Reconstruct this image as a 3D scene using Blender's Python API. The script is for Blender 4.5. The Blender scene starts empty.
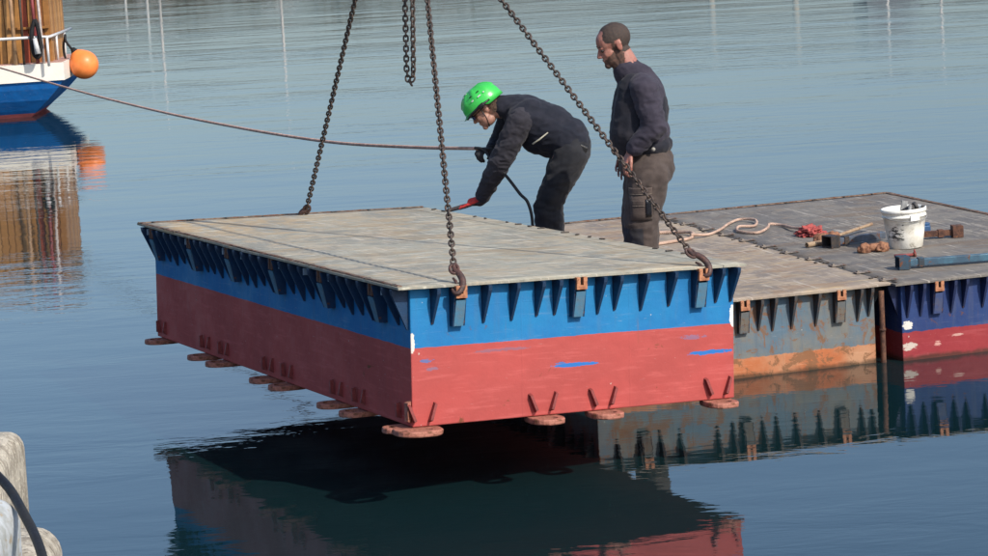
import bpy, bmesh, math, random
from mathutils import Vector, Matrix, noise
R = math.radians
random.seed(7)
scene = bpy.context.scene
COL = scene.collection

# ------------------------------------------------------------------ camera, sky, sun, exposure
cam_d = bpy.data.cameras.new('camera'); cam = bpy.data.objects.new('camera', cam_d); COL.objects.link(cam)
cam_d.sensor_width = 36.0; cam_d.lens = 100.98; cam_d.clip_start = 0.1; cam_d.clip_end = 3000
PITCH, ROLL, CAM_H = R(8.313794), R(3.370582), 3.172
c_, s_ = math.cos(PITCH), math.sin(PITCH)
right = Vector((1, 0, 0)); fwd = Vector((0, c_, -s_)); up = Vector((0, s_, c_))
r2 = right*math.cos(ROLL) - up*math.sin(ROLL); u2 = right*math.sin(ROLL) + up*math.cos(ROLL)
M = Matrix((r2, u2, -fwd)).transposed().to_4x4(); M.translation = Vector((0, 0, CAM_H)); cam.matrix_world = M
scene.camera = cam

SUN_EL, SUN_AZ = R(40.0), math.atan2(.512, -.561)
sun_dir = Vector((math.sin(SUN_AZ)*math.cos(SUN_EL), math.cos(SUN_AZ)*math.cos(SUN_EL), math.sin(SUN_EL)))
world = bpy.data.worlds.new('World'); scene.world = world; world.use_nodes = True
wt = world.node_tree; wt.nodes.clear()
sky = wt.nodes.new('ShaderNodeTexSky'); sky.sky_type = 'NISHITA'; sky.sun_disc = False
sky.sun_elevation = SUN_EL; sky.sun_rotation = SUN_AZ; sky.air_density = 1.0; sky.dust_density = 2.5; sky.ozone_density = 4.0
bg = wt.nodes.new('ShaderNodeBackground'); bg.inputs[1].default_value = 0.15
wo = wt.nodes.new('ShaderNodeOutputWorld'); wt.links.new(sky.outputs[0], bg.inputs[0]); wt.links.new(bg.outputs[0], wo.inputs[0])
sun_d = bpy.data.lights.new('sun', 'SUN'); sun_d.energy = 3.85; sun_d.angle = R(0.53); sun_d.color = (1.0, 0.93, 0.83)
sun = bpy.data.objects.new('sun', sun_d); COL.objects.link(sun); sun.rotation_euler = (-sun_dir).to_track_quat('-Z', 'Y').to_euler()
scene.view_settings.view_transform = 'Standard'; scene.view_settings.look = 'None'
scene.view_settings.exposure = 0.26; scene.view_settings.gamma = 1.0
scene.cycles.max_bounces = 6; scene.cycles.use_denoising = True

# ------------------------------------------------------------------ node helpers
class NT:
    def __init__(s, name):
        s.m = bpy.data.materials.new(name); s.m.use_nodes = True; s.t = s.m.node_tree; s.n = s.t.nodes
        s.b = s.n['Principled BSDF']
    def new(s, k, **kw):
        n = s.n.new(k)
        for a, v in kw.items(): setattr(n, a, v)
        return n
    def put(s, sock, v):
        if v is None: return
        if isinstance(v, bpy.types.NodeSocket): s.t.links.new(v, sock)
        else:
            if isinstance(v, (tuple, list)) and len(v) == 3 and sock.type == 'RGBA': v = (*v, 1)
            sock.default_value = v
    def obj(s): return s.new('ShaderNodeTexCoord').outputs['Object']
    def pos(s): return s.new('ShaderNodeNewGeometry').outputs['Position']
    def scale(s, v, k):
        n = s.new('ShaderNodeMapping'); s.put(n.inputs['Vector'], v); n.inputs['Scale'].default_value = k; return n.outputs[0]
    def rot(s, v, e):
        n = s.new('ShaderNodeMapping'); s.put(n.inputs['Vector'], v); n.inputs['Rotation'].default_value = e; return n.outputs[0]
    def noise(s, v, sc, det=4, rough=.55, dist=0, gain=1.7):
        n = s.new('ShaderNodeTexNoise'); s.put(n.inputs['Vector'], v); n.inputs['Scale'].default_value = sc
        n.inputs['Detail'].default_value = det; n.inputs['Roughness'].default_value = rough; n.inputs['Distortion'].default_value = dist
        if gain == 1: return n.outputs['Fac']
        return s.math('MULTIPLY_ADD', n.outputs['Fac'], gain, .5-.5*gain)
    def vor(s, v, sc, feat='F1'):
        n = s.new('ShaderNodeTexVoronoi', feature=feat); s.put(n.inputs['Vector'], v); n.inputs['Scale'].default_value = sc; return n.outputs[0]
    def math(s, op, a, b=0.5, c=None):
        n = s.new('ShaderNodeMath', operation=op); s.put(n.inputs[0], a); s.put(n.inputs[1], b)
        if c is not None: s.put(n.inputs[2], c)
        return n.outputs[0]
    def ramp(s, f, a, b, lo=0.0, hi=1.0):
        n = s.new('ShaderNodeMapRange'); s.put(n.inputs['Value'], f); n.interpolation_type = 'SMOOTHSTEP'
        n.inputs['From Min'].default_value = a; n.inputs['From Max'].default_value = b
        n.inputs['To Min'].default_value = lo; n.inputs['To Max'].default_value = hi; return n.outputs[0]
    def mix(s, f, a, b, mode='MIX'):
        n = s.new('ShaderNodeMix', data_type='RGBA', blend_type=mode)
        s.put(n.inputs[0], f); s.put(n.inputs[6], a); s.put(n.inputs[7], b); return n.outputs[2]
    def sep(s, v):
        n = s.new('ShaderNodeSeparateXYZ'); s.put(n.inputs[0], v); return n.outputs
    def bump(s, h, strength=.5, dist=.01):
        n = s.new('ShaderNodeBump'); n.inputs['Strength'].default_value = strength; n.inputs['Distance'].default_value = dist
        s.put(n.inputs['Height'], h); s.put(s.b.inputs['Normal'], n.outputs[0]); return n.outputs[0]
    def done(s, col=None, rough=None, metal=None, **kw):
        s.put(s.b.inputs['Base Color'], col); s.put(s.b.inputs['Roughness'], rough); s.put(s.b.inputs['Metallic'], metal)
        for k, v in kw.items(): s.put(s.b.inputs[k.replace('_', ' ')], v)
        return s.m

K = .77   # scales the paint and steel base colours down, so shade darkens against a stronger sun
def kk(c, k=None): return tuple(x*(K if k is None else k) for x in c)
def worn(name, col, col2=None, rough=.7, sc=8, bump=.003, bsc=40, rust=0.0, rustcol=(.16, .06, .025), coord='obj', spec=.4):
    col = kk(col); col2 = kk(col2) if col2 else None; rustcol = kk(rustcol)
    m = NT(name); v = m.obj() if coord == 'obj' else m.pos()
    n1 = m.noise(v, sc, 6, .65); c2 = col2 or tuple(x*.6 for x in col)
    c = m.mix(m.ramp(n1, .3, .7), col, c2)
    if rust > 0:
        n2 = m.noise(v, sc*2.3, 8, .7, .4); c = m.mix(m.ramp(n2, .72-rust*.4, .78-rust*.35), c, rustcol)
    m.bump(m.noise(v, bsc, 6, .7), .6, bump)
    return m.done(c, m.ramp(n1, .2, .8, rough-.12, rough+.12), 0, Specular_IOR_Level=spec)

def paint_hull(name, low, high, zline, wob=.006, rust=.15, low2=None, high2=None, patches=(), streak=.4, rustcol=(.17, .07, .03), wet=None):
    low, high, rustcol = kk(low), kk(high), kk(rustcol); low2 = kk(low2) if low2 else None; high2 = kk(high2) if high2 else None
    m = NT(name); v = m.obj(); X, Y, Z = m.sep(v)
    nb = m.noise(m.scale(v, (1, 1, 1)), 3, 6, .6); zz = m.math('ADD', Z, m.math('MULTIPLY', m.math('SUBTRACT', m.noise(v, 9, 7, .7), .5), wob*4))
    line = m.ramp(zz, zline-.0015, zline+.0015)
    n1 = m.noise(v, 2.2, 8, .65); n2 = m.noise(m.scale(v, (7, 7, .8)), 2.5, 6, .6); nh = m.noise(m.scale(v, (1.2, 1.2, 14)), 2.5, 8, .7)
    lo = m.mix(m.ramp(n1, .32, .7), low, low2 or tuple(x*.75 for x in low))
    lo = m.mix(m.ramp(nh, .52, .75, 0, .35), lo, tuple(min(1, x*1.3+.04) for x in low))
    hi = m.mix(m.ramp(n1, .3, .7), high, high2 or tuple(x*.7 for x in high))
    hi = m.mix(m.ramp(n2, .5, .8, 0, streak), hi, tuple(x*.55+.05 for x in high))
    hi = m.mix(m.ramp(nh, .6, .8, 0, .3), hi, tuple(x*.6+.16 for x in high))
    c = m.mix(line, lo, hi)
    nr = m.noise(v, 6, 9, .75, .6)
    c = m.mix(m.ramp(nr, .76-rust*.35, .80-rust*.3, 0, .85), c, rustcol)
    # fine pale scratches and chips
    sc = m.noise(m.rot(m.scale(v, (3, 3, 30)), (0, .25, 0)), 5, 4, .6); c = m.mix(m.ramp(sc, .80, .86, 0, .35), c, (.42, .40, .38))
    ch = m.noise(v, 34, 3, .5); c = m.mix(m.ramp(ch, .90, .93, 0, .7), c, (.5, .46, .4))
    rr = m.noise(m.scale(v, (16, 16, .9)), 2.2, 4, .6); c = m.mix(m.math('MULTIPLY', m.ramp(rr, .72, .92, 0, .55), m.ramp(Z, .15, .60, 0, 1)), c, tuple(a_*.5+b*.4 for a_, b in zip(rustcol, (.25, .14, .08))))
    front = m.ramp(Y, .001, .004, 1, 0)
    for (cx, cz, rx, rz, pc, th) in patches:
        dx = m.math('DIVIDE', m.math('SUBTRACT', X, cx), rx); dz = m.math('DIVIDE', m.math('SUBTRACT', Z, cz), rz)
        d = m.math('ADD', m.math('MULTIPLY', dx, dx), m.math('MULTIPLY', dz, dz))
        d = m.math('ADD', d, m.math('MULTIPLY', m.math('SUBTRACT', m.noise(m.scale(v, (1, 1, 2.5)), 22, 7, .75), .5), th*2.0))
        k = m.math('MULTIPLY', m.ramp(d, .85, 1.0, 1, 0), front); c = m.mix(k, c, pc)
    wl = m.math('PINGPONG', m.math('ADD', m.math('ADD', X, Y), m.math('MULTIPLY', m.noise(v, 5, 2), .006)), .3115); seam = m.ramp(wl, .001, .007, 1, 0)
    seam2 = m.ramp(m.math('ABSOLUTE', m.math('SUBTRACT', Z, .60)), .001, .005, 1, 0); seam = m.math('MAXIMUM', seam, m.math('MULTIPLY', seam2, .5))
    c = m.mix(m.math('MULTIPLY', seam, .04), c, tuple(min(1, x*.55+.02) for x in rustcol))
    if wet is not None:
        c = m.mix(m.ramp(m.math('ADD', Z, m.math('MULTIPLY', m.math('SUBTRACT', m.noise(v, 7, 7, .7), .5), .05)), wet, wet+.035, .75, 0), c, (.03, .028, .018))
    m.bump(m.math('ADD', m.math('ADD', m.noise(v, 2.4, 3, .5), m.math('MULTIPLY', seam, .04)), m.math('MULTIPLY', m.noise(v, 50, 5, .7), .05)), .7, .022)
    return m.done(c, m.ramp(n1, .3, .7, .48, .66), 0, Specular_IOR_Level=.16)

def deck_mat(name, base, second, third, tan, tanamt, stain=.5, corner=None, lanes=None):
    base, second, third, tan = kk(base, .74), kk(second, .74), kk(third, .74), kk(tan, .74)
    m = NT(name); v = m.obj(); X, Y, Z = m.sep(v)
    n1 = m.noise(v, 1.6, 9, .68, .3); n2 = m.noise(v, 6, 9, .75, .5); n3 = m.noise(m.scale(v, (1, 5, 1)), 3, 8, .7, .4)
    c = m.mix(m.ramp(n1, .38, .6), base, second); c = m.mix(m.ramp(n2, .45, .62, 0, .9), c, third)
    t = m.ramp(n3, .68-tanamt*.3, .76-tanamt*.25, 0, .8)
    if corner:
        cx, cy, rr = corner; d = m.math('SQRT', m.math('ADD', m.math('POWER', m.math('SUBTRACT', X, cx), 2), m.math('POWER', m.math('SUBTRACT', Y, cy), 2)))
        t = m.math('MAXIMUM', t, m.math('MULTIPLY', m.ramp(d, 0, rr, 1, 0), m.ramp(n2, .35, .55)))
    c = m.mix(t, c, tan)
    n4 = m.noise(m.scale(v, (6, 1, 1)), 2.2, 7, .7, .3); c = m.mix(m.ramp(n4, .6, .72, 0, .35), c, tuple(x*1.35 for x in base))
    if lanes:
        pl = m.noise(m.rot(m.scale(v, (1.5, 9, 1)), (0, 0, .12)), 2.4, 7, .7, .5); c = m.mix(m.ramp(pl, .60, .72, 0, .8), c, tuple(min(.75, x*1.75) for x in base)); c = m.mix(m.ramp(pl, .22, .36, .5, 0), c, tuple(x*.5 for x in base))
    dk = m.noise(v, 11, 6, .7); c = m.mix(m.ramp(dk, .70, .80, 0, stain), c, (.06, .05, .045)); br = m.noise(m.scale(v, (1, 2.5, 1)), 1.3, 8, .7, .6); c = m.mix(m.ramp(br, .52, .72, 0, .6), c, tuple(a*b for a, b in zip(base, (.95, .74, .55))))
    wl = m.noise(m.rot(m.scale(v, (24, 1.2, 1)), (0, 0, .5)), 2, 5, .6); c = m.mix(m.ramp(wl, .70, .73, 0, .5), c, (.5, .45, .38))
    m.bump(m.math('ADD', m.math('MULTIPLY', n1, .6), m.math('MULTIPLY', m.noise(v, 60, 6, .75), .12)), .55, .012)
    return m.done(c, m.ramp(n2, .3, .7, .62, .85), 0, Specular_IOR_Level=.35)

# ------------------------------------------------------------------ mesh helpers
def tag(o, label=None, cat=None, group=None, kind=None):
    if label: o['label'] = label
    if cat: o['category'] = cat
    if group: o['group'] = group
    if kind: o['kind'] = kind
    return o
def empty(name, mat_or_loc, label, cat, group=None):
    o = bpy.data.objects.new(name, None); COL.objects.link(o); o.empty_display_size = .1
    if isinstance(mat_or_loc, Matrix): o.matrix_world = mat_or_loc
    else: o.location = mat_or_loc
    return tag(o, label, cat, group)
def link(name, me, parent=None, loc=None, rot=None, scl=None):
    o = bpy.data.objects.new(name, me); COL.objects.link(o)
    if parent: o.parent = parent
    if loc is not None: o.location = loc
    if rot is not None: o.rotation_euler = rot
    if scl is not None: o.scale = scl
    return o
def to_mesh(name, bm, *mats, smooth=False):
    bmesh.ops.recalc_face_normals(bm, faces=bm.faces)
    me = bpy.data.meshes.new(name); bm.to_mesh(me); bm.free()
    for m in mats: me.materials.append(m)
    if smooth:
        for p in me.polygons: p.use_smooth = True
    return me
def b_box(bm, lo, hi, mi=0, mtx=None, bev=0):
    r = bmesh.ops.create_cube(bm, size=1); vs = r['verts']
    for v in vs:
        v.co = Vector([lo[i] if v.co[i] < 0 else hi[i] for i in range(3)])
    fs = list({f for v in vs for f in v.link_faces})
    for f in fs: f.material_index = mi
    if bev:
        es = list({e for v in vs for e in v.link_edges})
        rr = bmesh.ops.bevel(bm, geom=es, offset=bev, segments=2, affect='EDGES', profile=.5); vs = list({v for f in rr['faces'] for v in f.verts} | {v for v in vs if v.is_valid})
        for f in rr['faces']: f.material_index = mi
    if mtx is not None:
        for v in vs: v.co = mtx @ v.co
    return vs
def b_poly(bm, pts, ext, mi=0):
    a = [bm.verts.new(Vector(p)) for p in pts]; b = [bm.verts.new(Vector(p)+Vector(ext)) for p in pts]
    n = len(pts); fs = [bm.faces.new(a), bm.faces.new(b[::-1])]
    for i in range(n): fs.append(bm.faces.new((a[i], b[i], b[(i+1) % n], a[(i+1) % n])))
    for f in fs: f.material_index = mi
    return fs
def b_tube(bm, pts, rad, seg=8, mi=0, closed=False, cap=True, flat=None):
    pts = [Vector(p) for p in pts]; n = len(pts); rings = []
    rads = rad if isinstance(rad, (list, tuple)) else [rad]*n
    ref = None
    for i, p in enumerate(pts):
        if closed: t = pts[(i+1) % n]-pts[i-1]
        else: t = pts[min(i+1, n-1)]-pts[max(i-1, 0)]
        t.normalize()
        if ref is None:
            ref = t.orthogonal().normalized()
            if flat is not None: ref = (Vector(flat)-t*t.dot(Vector(flat))).normalized()
        else: ref = (ref-t*t.dot(ref)).normalized()
        bi = t.cross(ref)
        rings.append([bm.verts.new(p+(ref*math.cos(2*math.pi*k/seg)+bi*math.sin(2*math.pi*k/seg))*rads[i]) for k in range(seg)])
    rng = range(n) if closed else range(n-1)
    for i in rng:
        a, b = rings[i], rings[(i+1) % n]
        for k in range(seg):
            f = bm.faces.new((a[k], a[(k+1) % seg], b[(k+1) % seg], b[k])); f.material_index = mi; f.smooth = True
    if cap and not closed:
        for rg in (rings[0][::-1], rings[-1]): bm.faces.new(rg).material_index = mi
def b_lathe(bm, prof, seg=32, mi=0, o=(0, 0, 0)):
    o = Vector(o); rings = []
    for r, z in prof: rings.append([bm.verts.new(o+Vector((r*math.cos(2*math.pi*k/seg), r*math.sin(2*math.pi*k/seg), z))) for k in range(seg)])
    for a, b in zip(rings, rings[1:]):
        for k in range(seg):
            f = bm.faces.new((a[k], a[(k+1) % seg], b[(k+1) % seg], b[k])); f.material_index = mi; f.smooth = True
    return rings
def smooth_path(pts, n=8):
    P = [Vector(p) for p in pts]; out = []
    for i in range(len(P)-1):
        a, b, c, d = P[max(i-1, 0)], P[i], P[i+1], P[min(i+2, len(P)-1)]
        for k in range(n):
            t = k/n; out.append(.5*((2*b)+(c-a)*t+(2*a-5*b+4*c-d)*t*t+(3*b-a-3*c+d)*t**3))
    out.append(P[-1]); return out

# ------------------------------------------------------------------ materials
M_red_fin = worn('red_oxide_paint', (.30, .055, .05), (.2, .045, .04), .6, 10, .002, 60, .15)
M_lug = worn('salmon_rusted_steel', (.50, .20, .14), (.34, .12, .08), .75, 14, .004, 70, .35, (.2, .08, .04))
M_rust = worn('rusty_steel', (.16, .07, .04), (.08, .04, .03), .85, 25, .003, 90, .2, (.28, .12, .05))
M_chain = worn('rusty_chain_steel', (.085, .055, .04), (.04, .03, .026), .6, 30, .001, 200, .15, (.17, .08, .04), 'pos', .5)
M_hook = worn('dark_forged_rust', (.10, .045, .035), (.05, .028, .025), .6, 30, .002, 120, .2, (.2, .08, .04), 'pos', .5)
M_orange_head = worn('orange_primer_rust', (.55, .24, .12), (.36, .14, .07), .75, 20, .003, 80, .3, (.2, .08, .04))
M_blackhole = worn('dark_recess_shade', (.012, .011, .01), None, .9)  # black fill painted as the shade inside the bracket head slots
M_sun_patch = worn('pale_blue_sun_patch', (.50, .60, .68), (.36, .46, .56), .6)

# ------------------------------------------------------------------ water
def make_water():
    m = NT('harbour_water'); P = m.pos()
    swell = m.noise(m.rot(m.scale(P, (.45, 1.0, 1)), (0, 0, .15)), .55, 3, .5, .3, 1)
    rip = m.noise(m.rot(m.scale(P, (.55, 1.3, 1)), (0, 0, -.1)), 2.4, 4, .58, .4, 1)
    fine = m.noise(m.scale(P, (1, 2, 1)), 9, 3, .5, 0, 1)
    X, Y, Z = m.sep(P)
    calm = m.math('MULTIPLY', m.ramp(Y, 8, 40, .42, .70), m.ramp(Y, 35, 110, 1.0, .62))      # the basin is sheltered beside the quay
    patch = m.ramp(m.noise(m.scale(P, (.12, .3, 1)), 1, 3, .5), .35, .65, .45, 1.0)
    h = m.math('ADD', m.math('MULTIPLY', swell, .020), m.math('MULTIPLY', m.math('MULTIPLY', rip, patch), .0090))
    h = m.math('ADD', h, m.math('MULTIPLY', m.math('MULTIPLY', fine, patch), .0008))
    h = m.math('MULTIPLY', h, calm)
    m.bump(h, 1.0, 1.0)
    mt = m.done((.0045, .018, .021), .01, 0, IOR=1.58)
    bm = bmesh.new(); n = 24
    bmesh.ops.create_grid(bm, x_segments=n, y_segments=n, size=1200)
    for v in bm.verts: v.co.y += 900; v.co.z = 0
    tag(link('water', to_mesh('water', bm, mt)), kind='structure')
make_water()

# ------------------------------------------------------------------ far shore and what it mirrors
def far_shore():
    hm = worn('hill_woodland', (.095, .115, .105), (.14, .15, .135), .95, .02, .5, .2, coord='pos')  # unseen ridge added to grey the bright horizon mirrored in the water
    bm = bmesh.new(); rows = []; n = 120
    for j, (y, k) in enumerate([(470, 0), (490, .45), (520, .8), (560, 1.0), (640, 1.05)]):
        rows.append([bm.verts.new((-700+i*1400/n, y+8*noise.noise((i*.21, j, 2)), k*(25+9*noise.noise((i*.06, 0, 7))+5*noise.noise((i*.25, 1, 3))+2.5*noise.noise((i*.9, j*3, 1)))-.5)) for i in range(n+1)])
    for a, b in zip(rows, rows[1:]):
        for i in range(n): bm.faces.new((a[i], a[i+1], b[i+1], b[i]))
    tag(link('added_hills', to_mesh('added_hills', bm, hm, smooth=True)), kind='structure')
    g = worn('shore_grass', (.10, .12, .05), (.07, .08, .045), .9, .4, .01, 5, coord='pos')
    bm = bmesh.new(); n = 60; rows = []
    for j, (y, z) in enumerate([(158, -.4), (160, .5), (164, 1.2), (200, 2.0), (420, 3.0)]):
        rows.append([bm.verts.new((-260+i*520/n, y+2*noise.noise((i*.3, j, 0)), z)) for i in range(n+1)])
    for a, b in zip(rows, rows[1:]):
        for i in range(n): bm.faces.new((a[i], a[i+1], b[i+1], b[i]))
    tag(link('far_shore', to_mesh('far_shore', bm, g, smooth=True)), kind='structure')
    fm = worn('bank_foliage', (.075, .075, .055), (.11, .095, .075), .9, 1.5, .02, 6, coord='pos')
    bm = bmesh.new(); rnd = random.Random(3)
    for i in range(110):
        x = -150+300*i/110+rnd.uniform(-2, 2); hh = rnd.uniform(1.8, 4.4)*(1.15 if x < 2 else .85); y = rnd.uniform(168, 178); w = rnd.uniform(1.6, 3.2)
        for k in range(110):
            a = rnd.uniform(0, 6.283); u = rnd.uniform(-1, 1); q = rnd.random()**.4; s = math.sqrt(1-u*u)
            p = Vector((x+w*q*s*math.cos(a), y+w*q*s*math.sin(a), 1.3+hh*.5+hh*.5*u*q)); L = rnd.uniform(.3, .6)
            d1 = Vector((rnd.uniform(-1, 1), rnd.uniform(-1, 1), rnd.uniform(-1, 1))).normalized()*L; d2 = d1.orthogonal().normalized()*L
            bm.faces.new([bm.verts.new(p+d1), bm.verts.new(p+d2), bm.verts.new(p-d1)])
    tag(link('shore_bushes', to_mesh('shore_bushes', bm, fm)), 'dull green and brown bushes lining the far bank, mirrored in the top of the water', 'bushes', kind='stuff')
    white = worn('white_gelcoat', (.75, .75, .72), (.6, .6, .58), .4); alu = worn('white_mast_paint', (.62, .61, .58), (.5, .49, .46), .5); dark = worn('dark_cabin_glass', (.03, .035, .04), None, .2)
    labs = ['white sailing boat on the far bank, mast mirrored leftmost near the boat', 'white sailing boat, its short mast reflection second from the orange buoy', 'tall white mast, longest streak right of the orange buoy', 'white sailing boat with the mast mirrored left of the first chain', 'white sailing boat whose thick mast streak is mirrored above the white bucket', 'white sailing boat with the mast mirrored furthest right in the picture']
    for (x, h, L), lab in zip([(-19.0, 3.2, 5), (-17.9, 4.2, 5), (-17.2, 7.4, 7), (-10.6, 7.2, 7), (22.1, 6.4, 8), (25.0, 7.2, 8)], labs):
        t = empty('sailboat', (x, 150+random.uniform(0, 1.5), 0), lab, 'sailing boat', 'sailing boats moored along the far bank')
        t.rotation_euler[2] = R(90+random.uniform(-8, 8))
        bm = bmesh.new(); st = []
        for k in range(9):
            u = k/8; xx = (u-.45)*L; w = L*.15*math.sin(math.pi*min(1, .25+u*.78))**.7*(1 if u < .99 else .05)
            st.append([bm.verts.new(p) for p in ((xx, -w, .85), (xx*.93, -w*.75, .1), (xx*.9, 0, -.3), (xx*.93, w*.75, .1), (xx, w, .85))])
        for a, b in zip(st, st[1:]):
            for k in range(4): bm.faces.new((a[k], b[k], b[k+1], a[k+1]))
            bm.faces.new((a[4], b[4], b[0], a[0]))
        bm.faces.new(st[0]); bm.faces.new(st[-1][::-1])
        link('hull', to_mesh('sail_hull', bm, white), t)
        bm = bmesh.new(); b_box(bm, (-L*.18, -.7, .85), (L*.2, .7, 1.3), bev=.12); b_box(bm, (-L*.15, -.715, 1.0), (L*.17, .715, 1.18), 1)
        link('cabin', to_mesh('cabin', bm, white, dark), t)
        bm = bmesh.new(); b_tube(bm, [(0, 0, 1.2), (0, 0, h)], [.085, .06], 8); link('mast', to_mesh('mast', bm, alu), t)
        bm = bmesh.new(); b_tube(bm, [(0, 0, 1.9), (-L*.4, 0, 1.95)], .1, 8); link('boom', to_mesh('boom', bm, alu), t)
    pm = worn('pile_timber', (.45, .40, .32), (.25, .22, .18), .85, 3)
    for x, h, lab in ((12.5, 4.4, 'pale wooden mooring pile mirrored faintly above the pontoon coil of rope'), (17.0, 4.9, 'pale wooden mooring pile mirrored between rope coil and bucket')):
        bm = bmesh.new(); b_tube(bm, [(0, 0, -1), (0, 0, h*.5), (0, 0, h-.15), (0, 0, h)], [.2, .19, .17, .1], 12)
        tag(link('mooring_pile', to_mesh('mooring_pile', bm, pm), loc=(x, 149, 0)), lab, 'pile', 'mooring piles off the far bank')
    t = empty('backdrop', (23.6, 158, .4), 'grey boarded boathouse added for the dark patch mirrored between the two right-hand masts', 'backdrop')  # unseen house shape added to darken the reflection between the masts
    bw = worn('grey_boards', (.22, .25, .28), (.16, .18, .2), .8, 3); br = worn('dark_roof', (.1, .1, .11), None, .8)
    bm = bmesh.new(); b_poly(bm, [(-1.5, 0, 0), (1.5, 0, 0), (1.5, 0, 4.6), (0, 0, 5.9), (-1.5, 0, 4.6)], (0, 6, 0)); link('wall', to_mesh('wall', bm, bw), t)
    bm = bmesh.new(); b_poly(bm, [(-1.75, -.2, 4.45), (0, -.2, 6.02), (1.75, -.2, 4.45), (1.75, -.2, 4.6), (0, -.2, 6.2), (-1.75, -.2, 4.6)], (0, 6.4, 0)); link('roof', to_mesh('roof', bm, br), t)
    bm = bmesh.new(); b_box(bm, (-.9, -.06, 0), (.9, -.003, 2.6)); link('door', to_mesh('door', bm, dark), t)
far_shore()

# ------------------------------------------------------------------ steel pontoons
PL, PW, PH = 1.869, 4.125, .709
GUS = {}
def gusset_mesh(mat):
    if mat.name in GUS: return GUS[mat.name]
    out = []
    for k in range(3):
        bm = bmesh.new(); d = .19+.012*k
        b_poly(bm, [(-.006, .0, -.004), (-.006, -.070, -.004), (-.006, -.067, -.03), (-.006, -.006, -d), (-.006, .0, -d)], (.012, 0, 0))
        for v in bm.verts:
            if v.co.z > -.05: v.co.x *= 1.7
        out.append(to_mesh('gusset', bm, mat))
    GUS[mat.name] = out; return out
def bracket_mesh(mat, facem):
    bm = bmesh.new()
    for x in (-.034, .026): b_poly(bm, [(x, 0, -.01), (x, -.070, -.01), (x, -.036, -.205), (x, 0, -.205)], (.008, 0, 0))
    b_poly(bm, [(-.026, -.070, -.07), (-.026, -.062, -.07), (-.026, -.028, -.205), (-.026, -.0345, -.205)], (.052, 0, 0), 1)  # lighter face, darker sides: sun and shade set by the two materials
    return to_mesh('bracket', bm, mat, facem)
def head_mesh(hm):
    bm = bmesh.new()
    b_box(bm, (-.030, -.082, -.058), (-.009, -.050, .004)); b_box(bm, (.009, -.082, -.0585), (.030, -.050, .0045))
    b_box(bm, (-.0088, -.081, -.058), (.0088, -.050, -.036)); b_box(bm, (-.0088, -.064, -.036), (.0088, -.052, .003), 1)
    return to_mesh('bracket_head', bm, hm, M_blackhole)
HEAD = head_mesh(M_orange_head)
HEAD_SHADE = head_mesh(M_rust)  # side heads use a darker material: their shade is put into the colour
for v in HEAD_SHADE.vertices: v.co.y = v.co.y*.82; v.co.z -= .006
def lug_mesh(w):
    bm = bmesh.new(); n = 20; O, I = [], []
    for k in range(n):
        a = 2*math.pi*k/n; ca, sa = math.cos(a), math.sin(a)
        sq = lambda v, e: math.copysign(abs(v)**e, v)
        O.append((w/2*sq(ca, .75), -.020+.115*sq(sa, .75))); I.append((w*.27*ca, -.066+.036*sa))
    z0, z1 = -.031, -.003; j = lambda: random.uniform(-.0015, .0015)
    vo = [[bm.verts.new((x*k2+j(), (y+.015)*k2-.015+j(), z)) for x, y in O] for z, k2 in ((z0, .97), (z0+.006, 1), (z1-.006, 1), (z1, .97))]; vi = [[bm.verts.new((x, y, z)) for x, y in I] for z in (z0, z1)]
    for k in range(n):
        q = (k+1) % n
        for a in range(3): bm.faces.new((vo[a][k], vo[a][q], vo[a+1][q], vo[a+1][k]))
        bm.faces.new((vi[0][k], vi[1][k], vi[1][q], vi[0][q])); bm.faces.new((vo[3][k], vo[3][q], vi[1][q], vi[1][k])); bm.faces.new((vo[0][q], vo[0][k], vi[0][k], vi[0][q]))
    return to_mesh('lug', bm, M_lug)
LUG, LUGC, LUGS = lug_mesh(.18), lug_mesh(.25), lug_mesh(.15)
def fin_mesh():
    bm = bmesh.new(); b_poly(bm, [(-.007, 0, 0), (-.007, -.034, .012), (-.007, -.026, .098), (-.007, 0, .105)], (.014, 0, 0)); return to_mesh('fin', bm, M_red_fin)
FIN = fin_mesh()
M_stud = worn('grimy_deck_stud', (.10, .085, .07), (.055, .045, .04), .8, 40, .002, 90, .1)
def stud_mesh():
    bm = bmesh.new(); b_box(bm, (-.018, -.008, 0), (.018, .008, .007), bev=.002); return to_mesh('stud', bm, M_stud)
STUD = stud_mesh()

def deck_plate(x0, x1, y0, y1, z, mat, nx=14, ny=36, ragged=.006, seed=0):
    bm = bmesh.new(); t = .012; top = []
    for j in range(ny+1):
        row = []
        for i in range(nx+1):
            x = x0+(x1-x0)*i/nx; y = y0+(y1-y0)*j/ny
            e = ragged if (i in (0, nx) or j in (0, ny)) else 0
            x += e*noise.noise((x*7+seed, y*7, 1)); y += e*noise.noise((x*7, y*7+seed, 5))
            row.append(bm.verts.new((x, y, z+t+.0035*noise.noise((x*1.6+seed, y*1.6, 3))+.0015*noise.noise((x*6+seed, y*6, 3)))))
        top.append(row)
    for j in range(ny):
        for i in range(nx): bm.faces.new((top[j][i], top[j][i+1], top[j+1][i+1], top[j+1][i])).smooth = True
    loop = [top[0][i] for i in range(nx+1)]+[top[j][nx] for j in range(1, ny+1)]+[top[ny][i] for i in range(nx-1, -1, -1)]+[top[j][0] for j in range(ny-1, 0, -1)]
    low = [bm.verts.new(v.co-Vector((0, 0, t))) for v in loop]; n = len(loop)
    for k in range(n): bm.faces.new((loop[k], low[k], low[(k+1) % n], loop[(k+1) % n]))
    bm.faces.new(low)
    return to_mesh('deck_plate', bm, mat)

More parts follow.
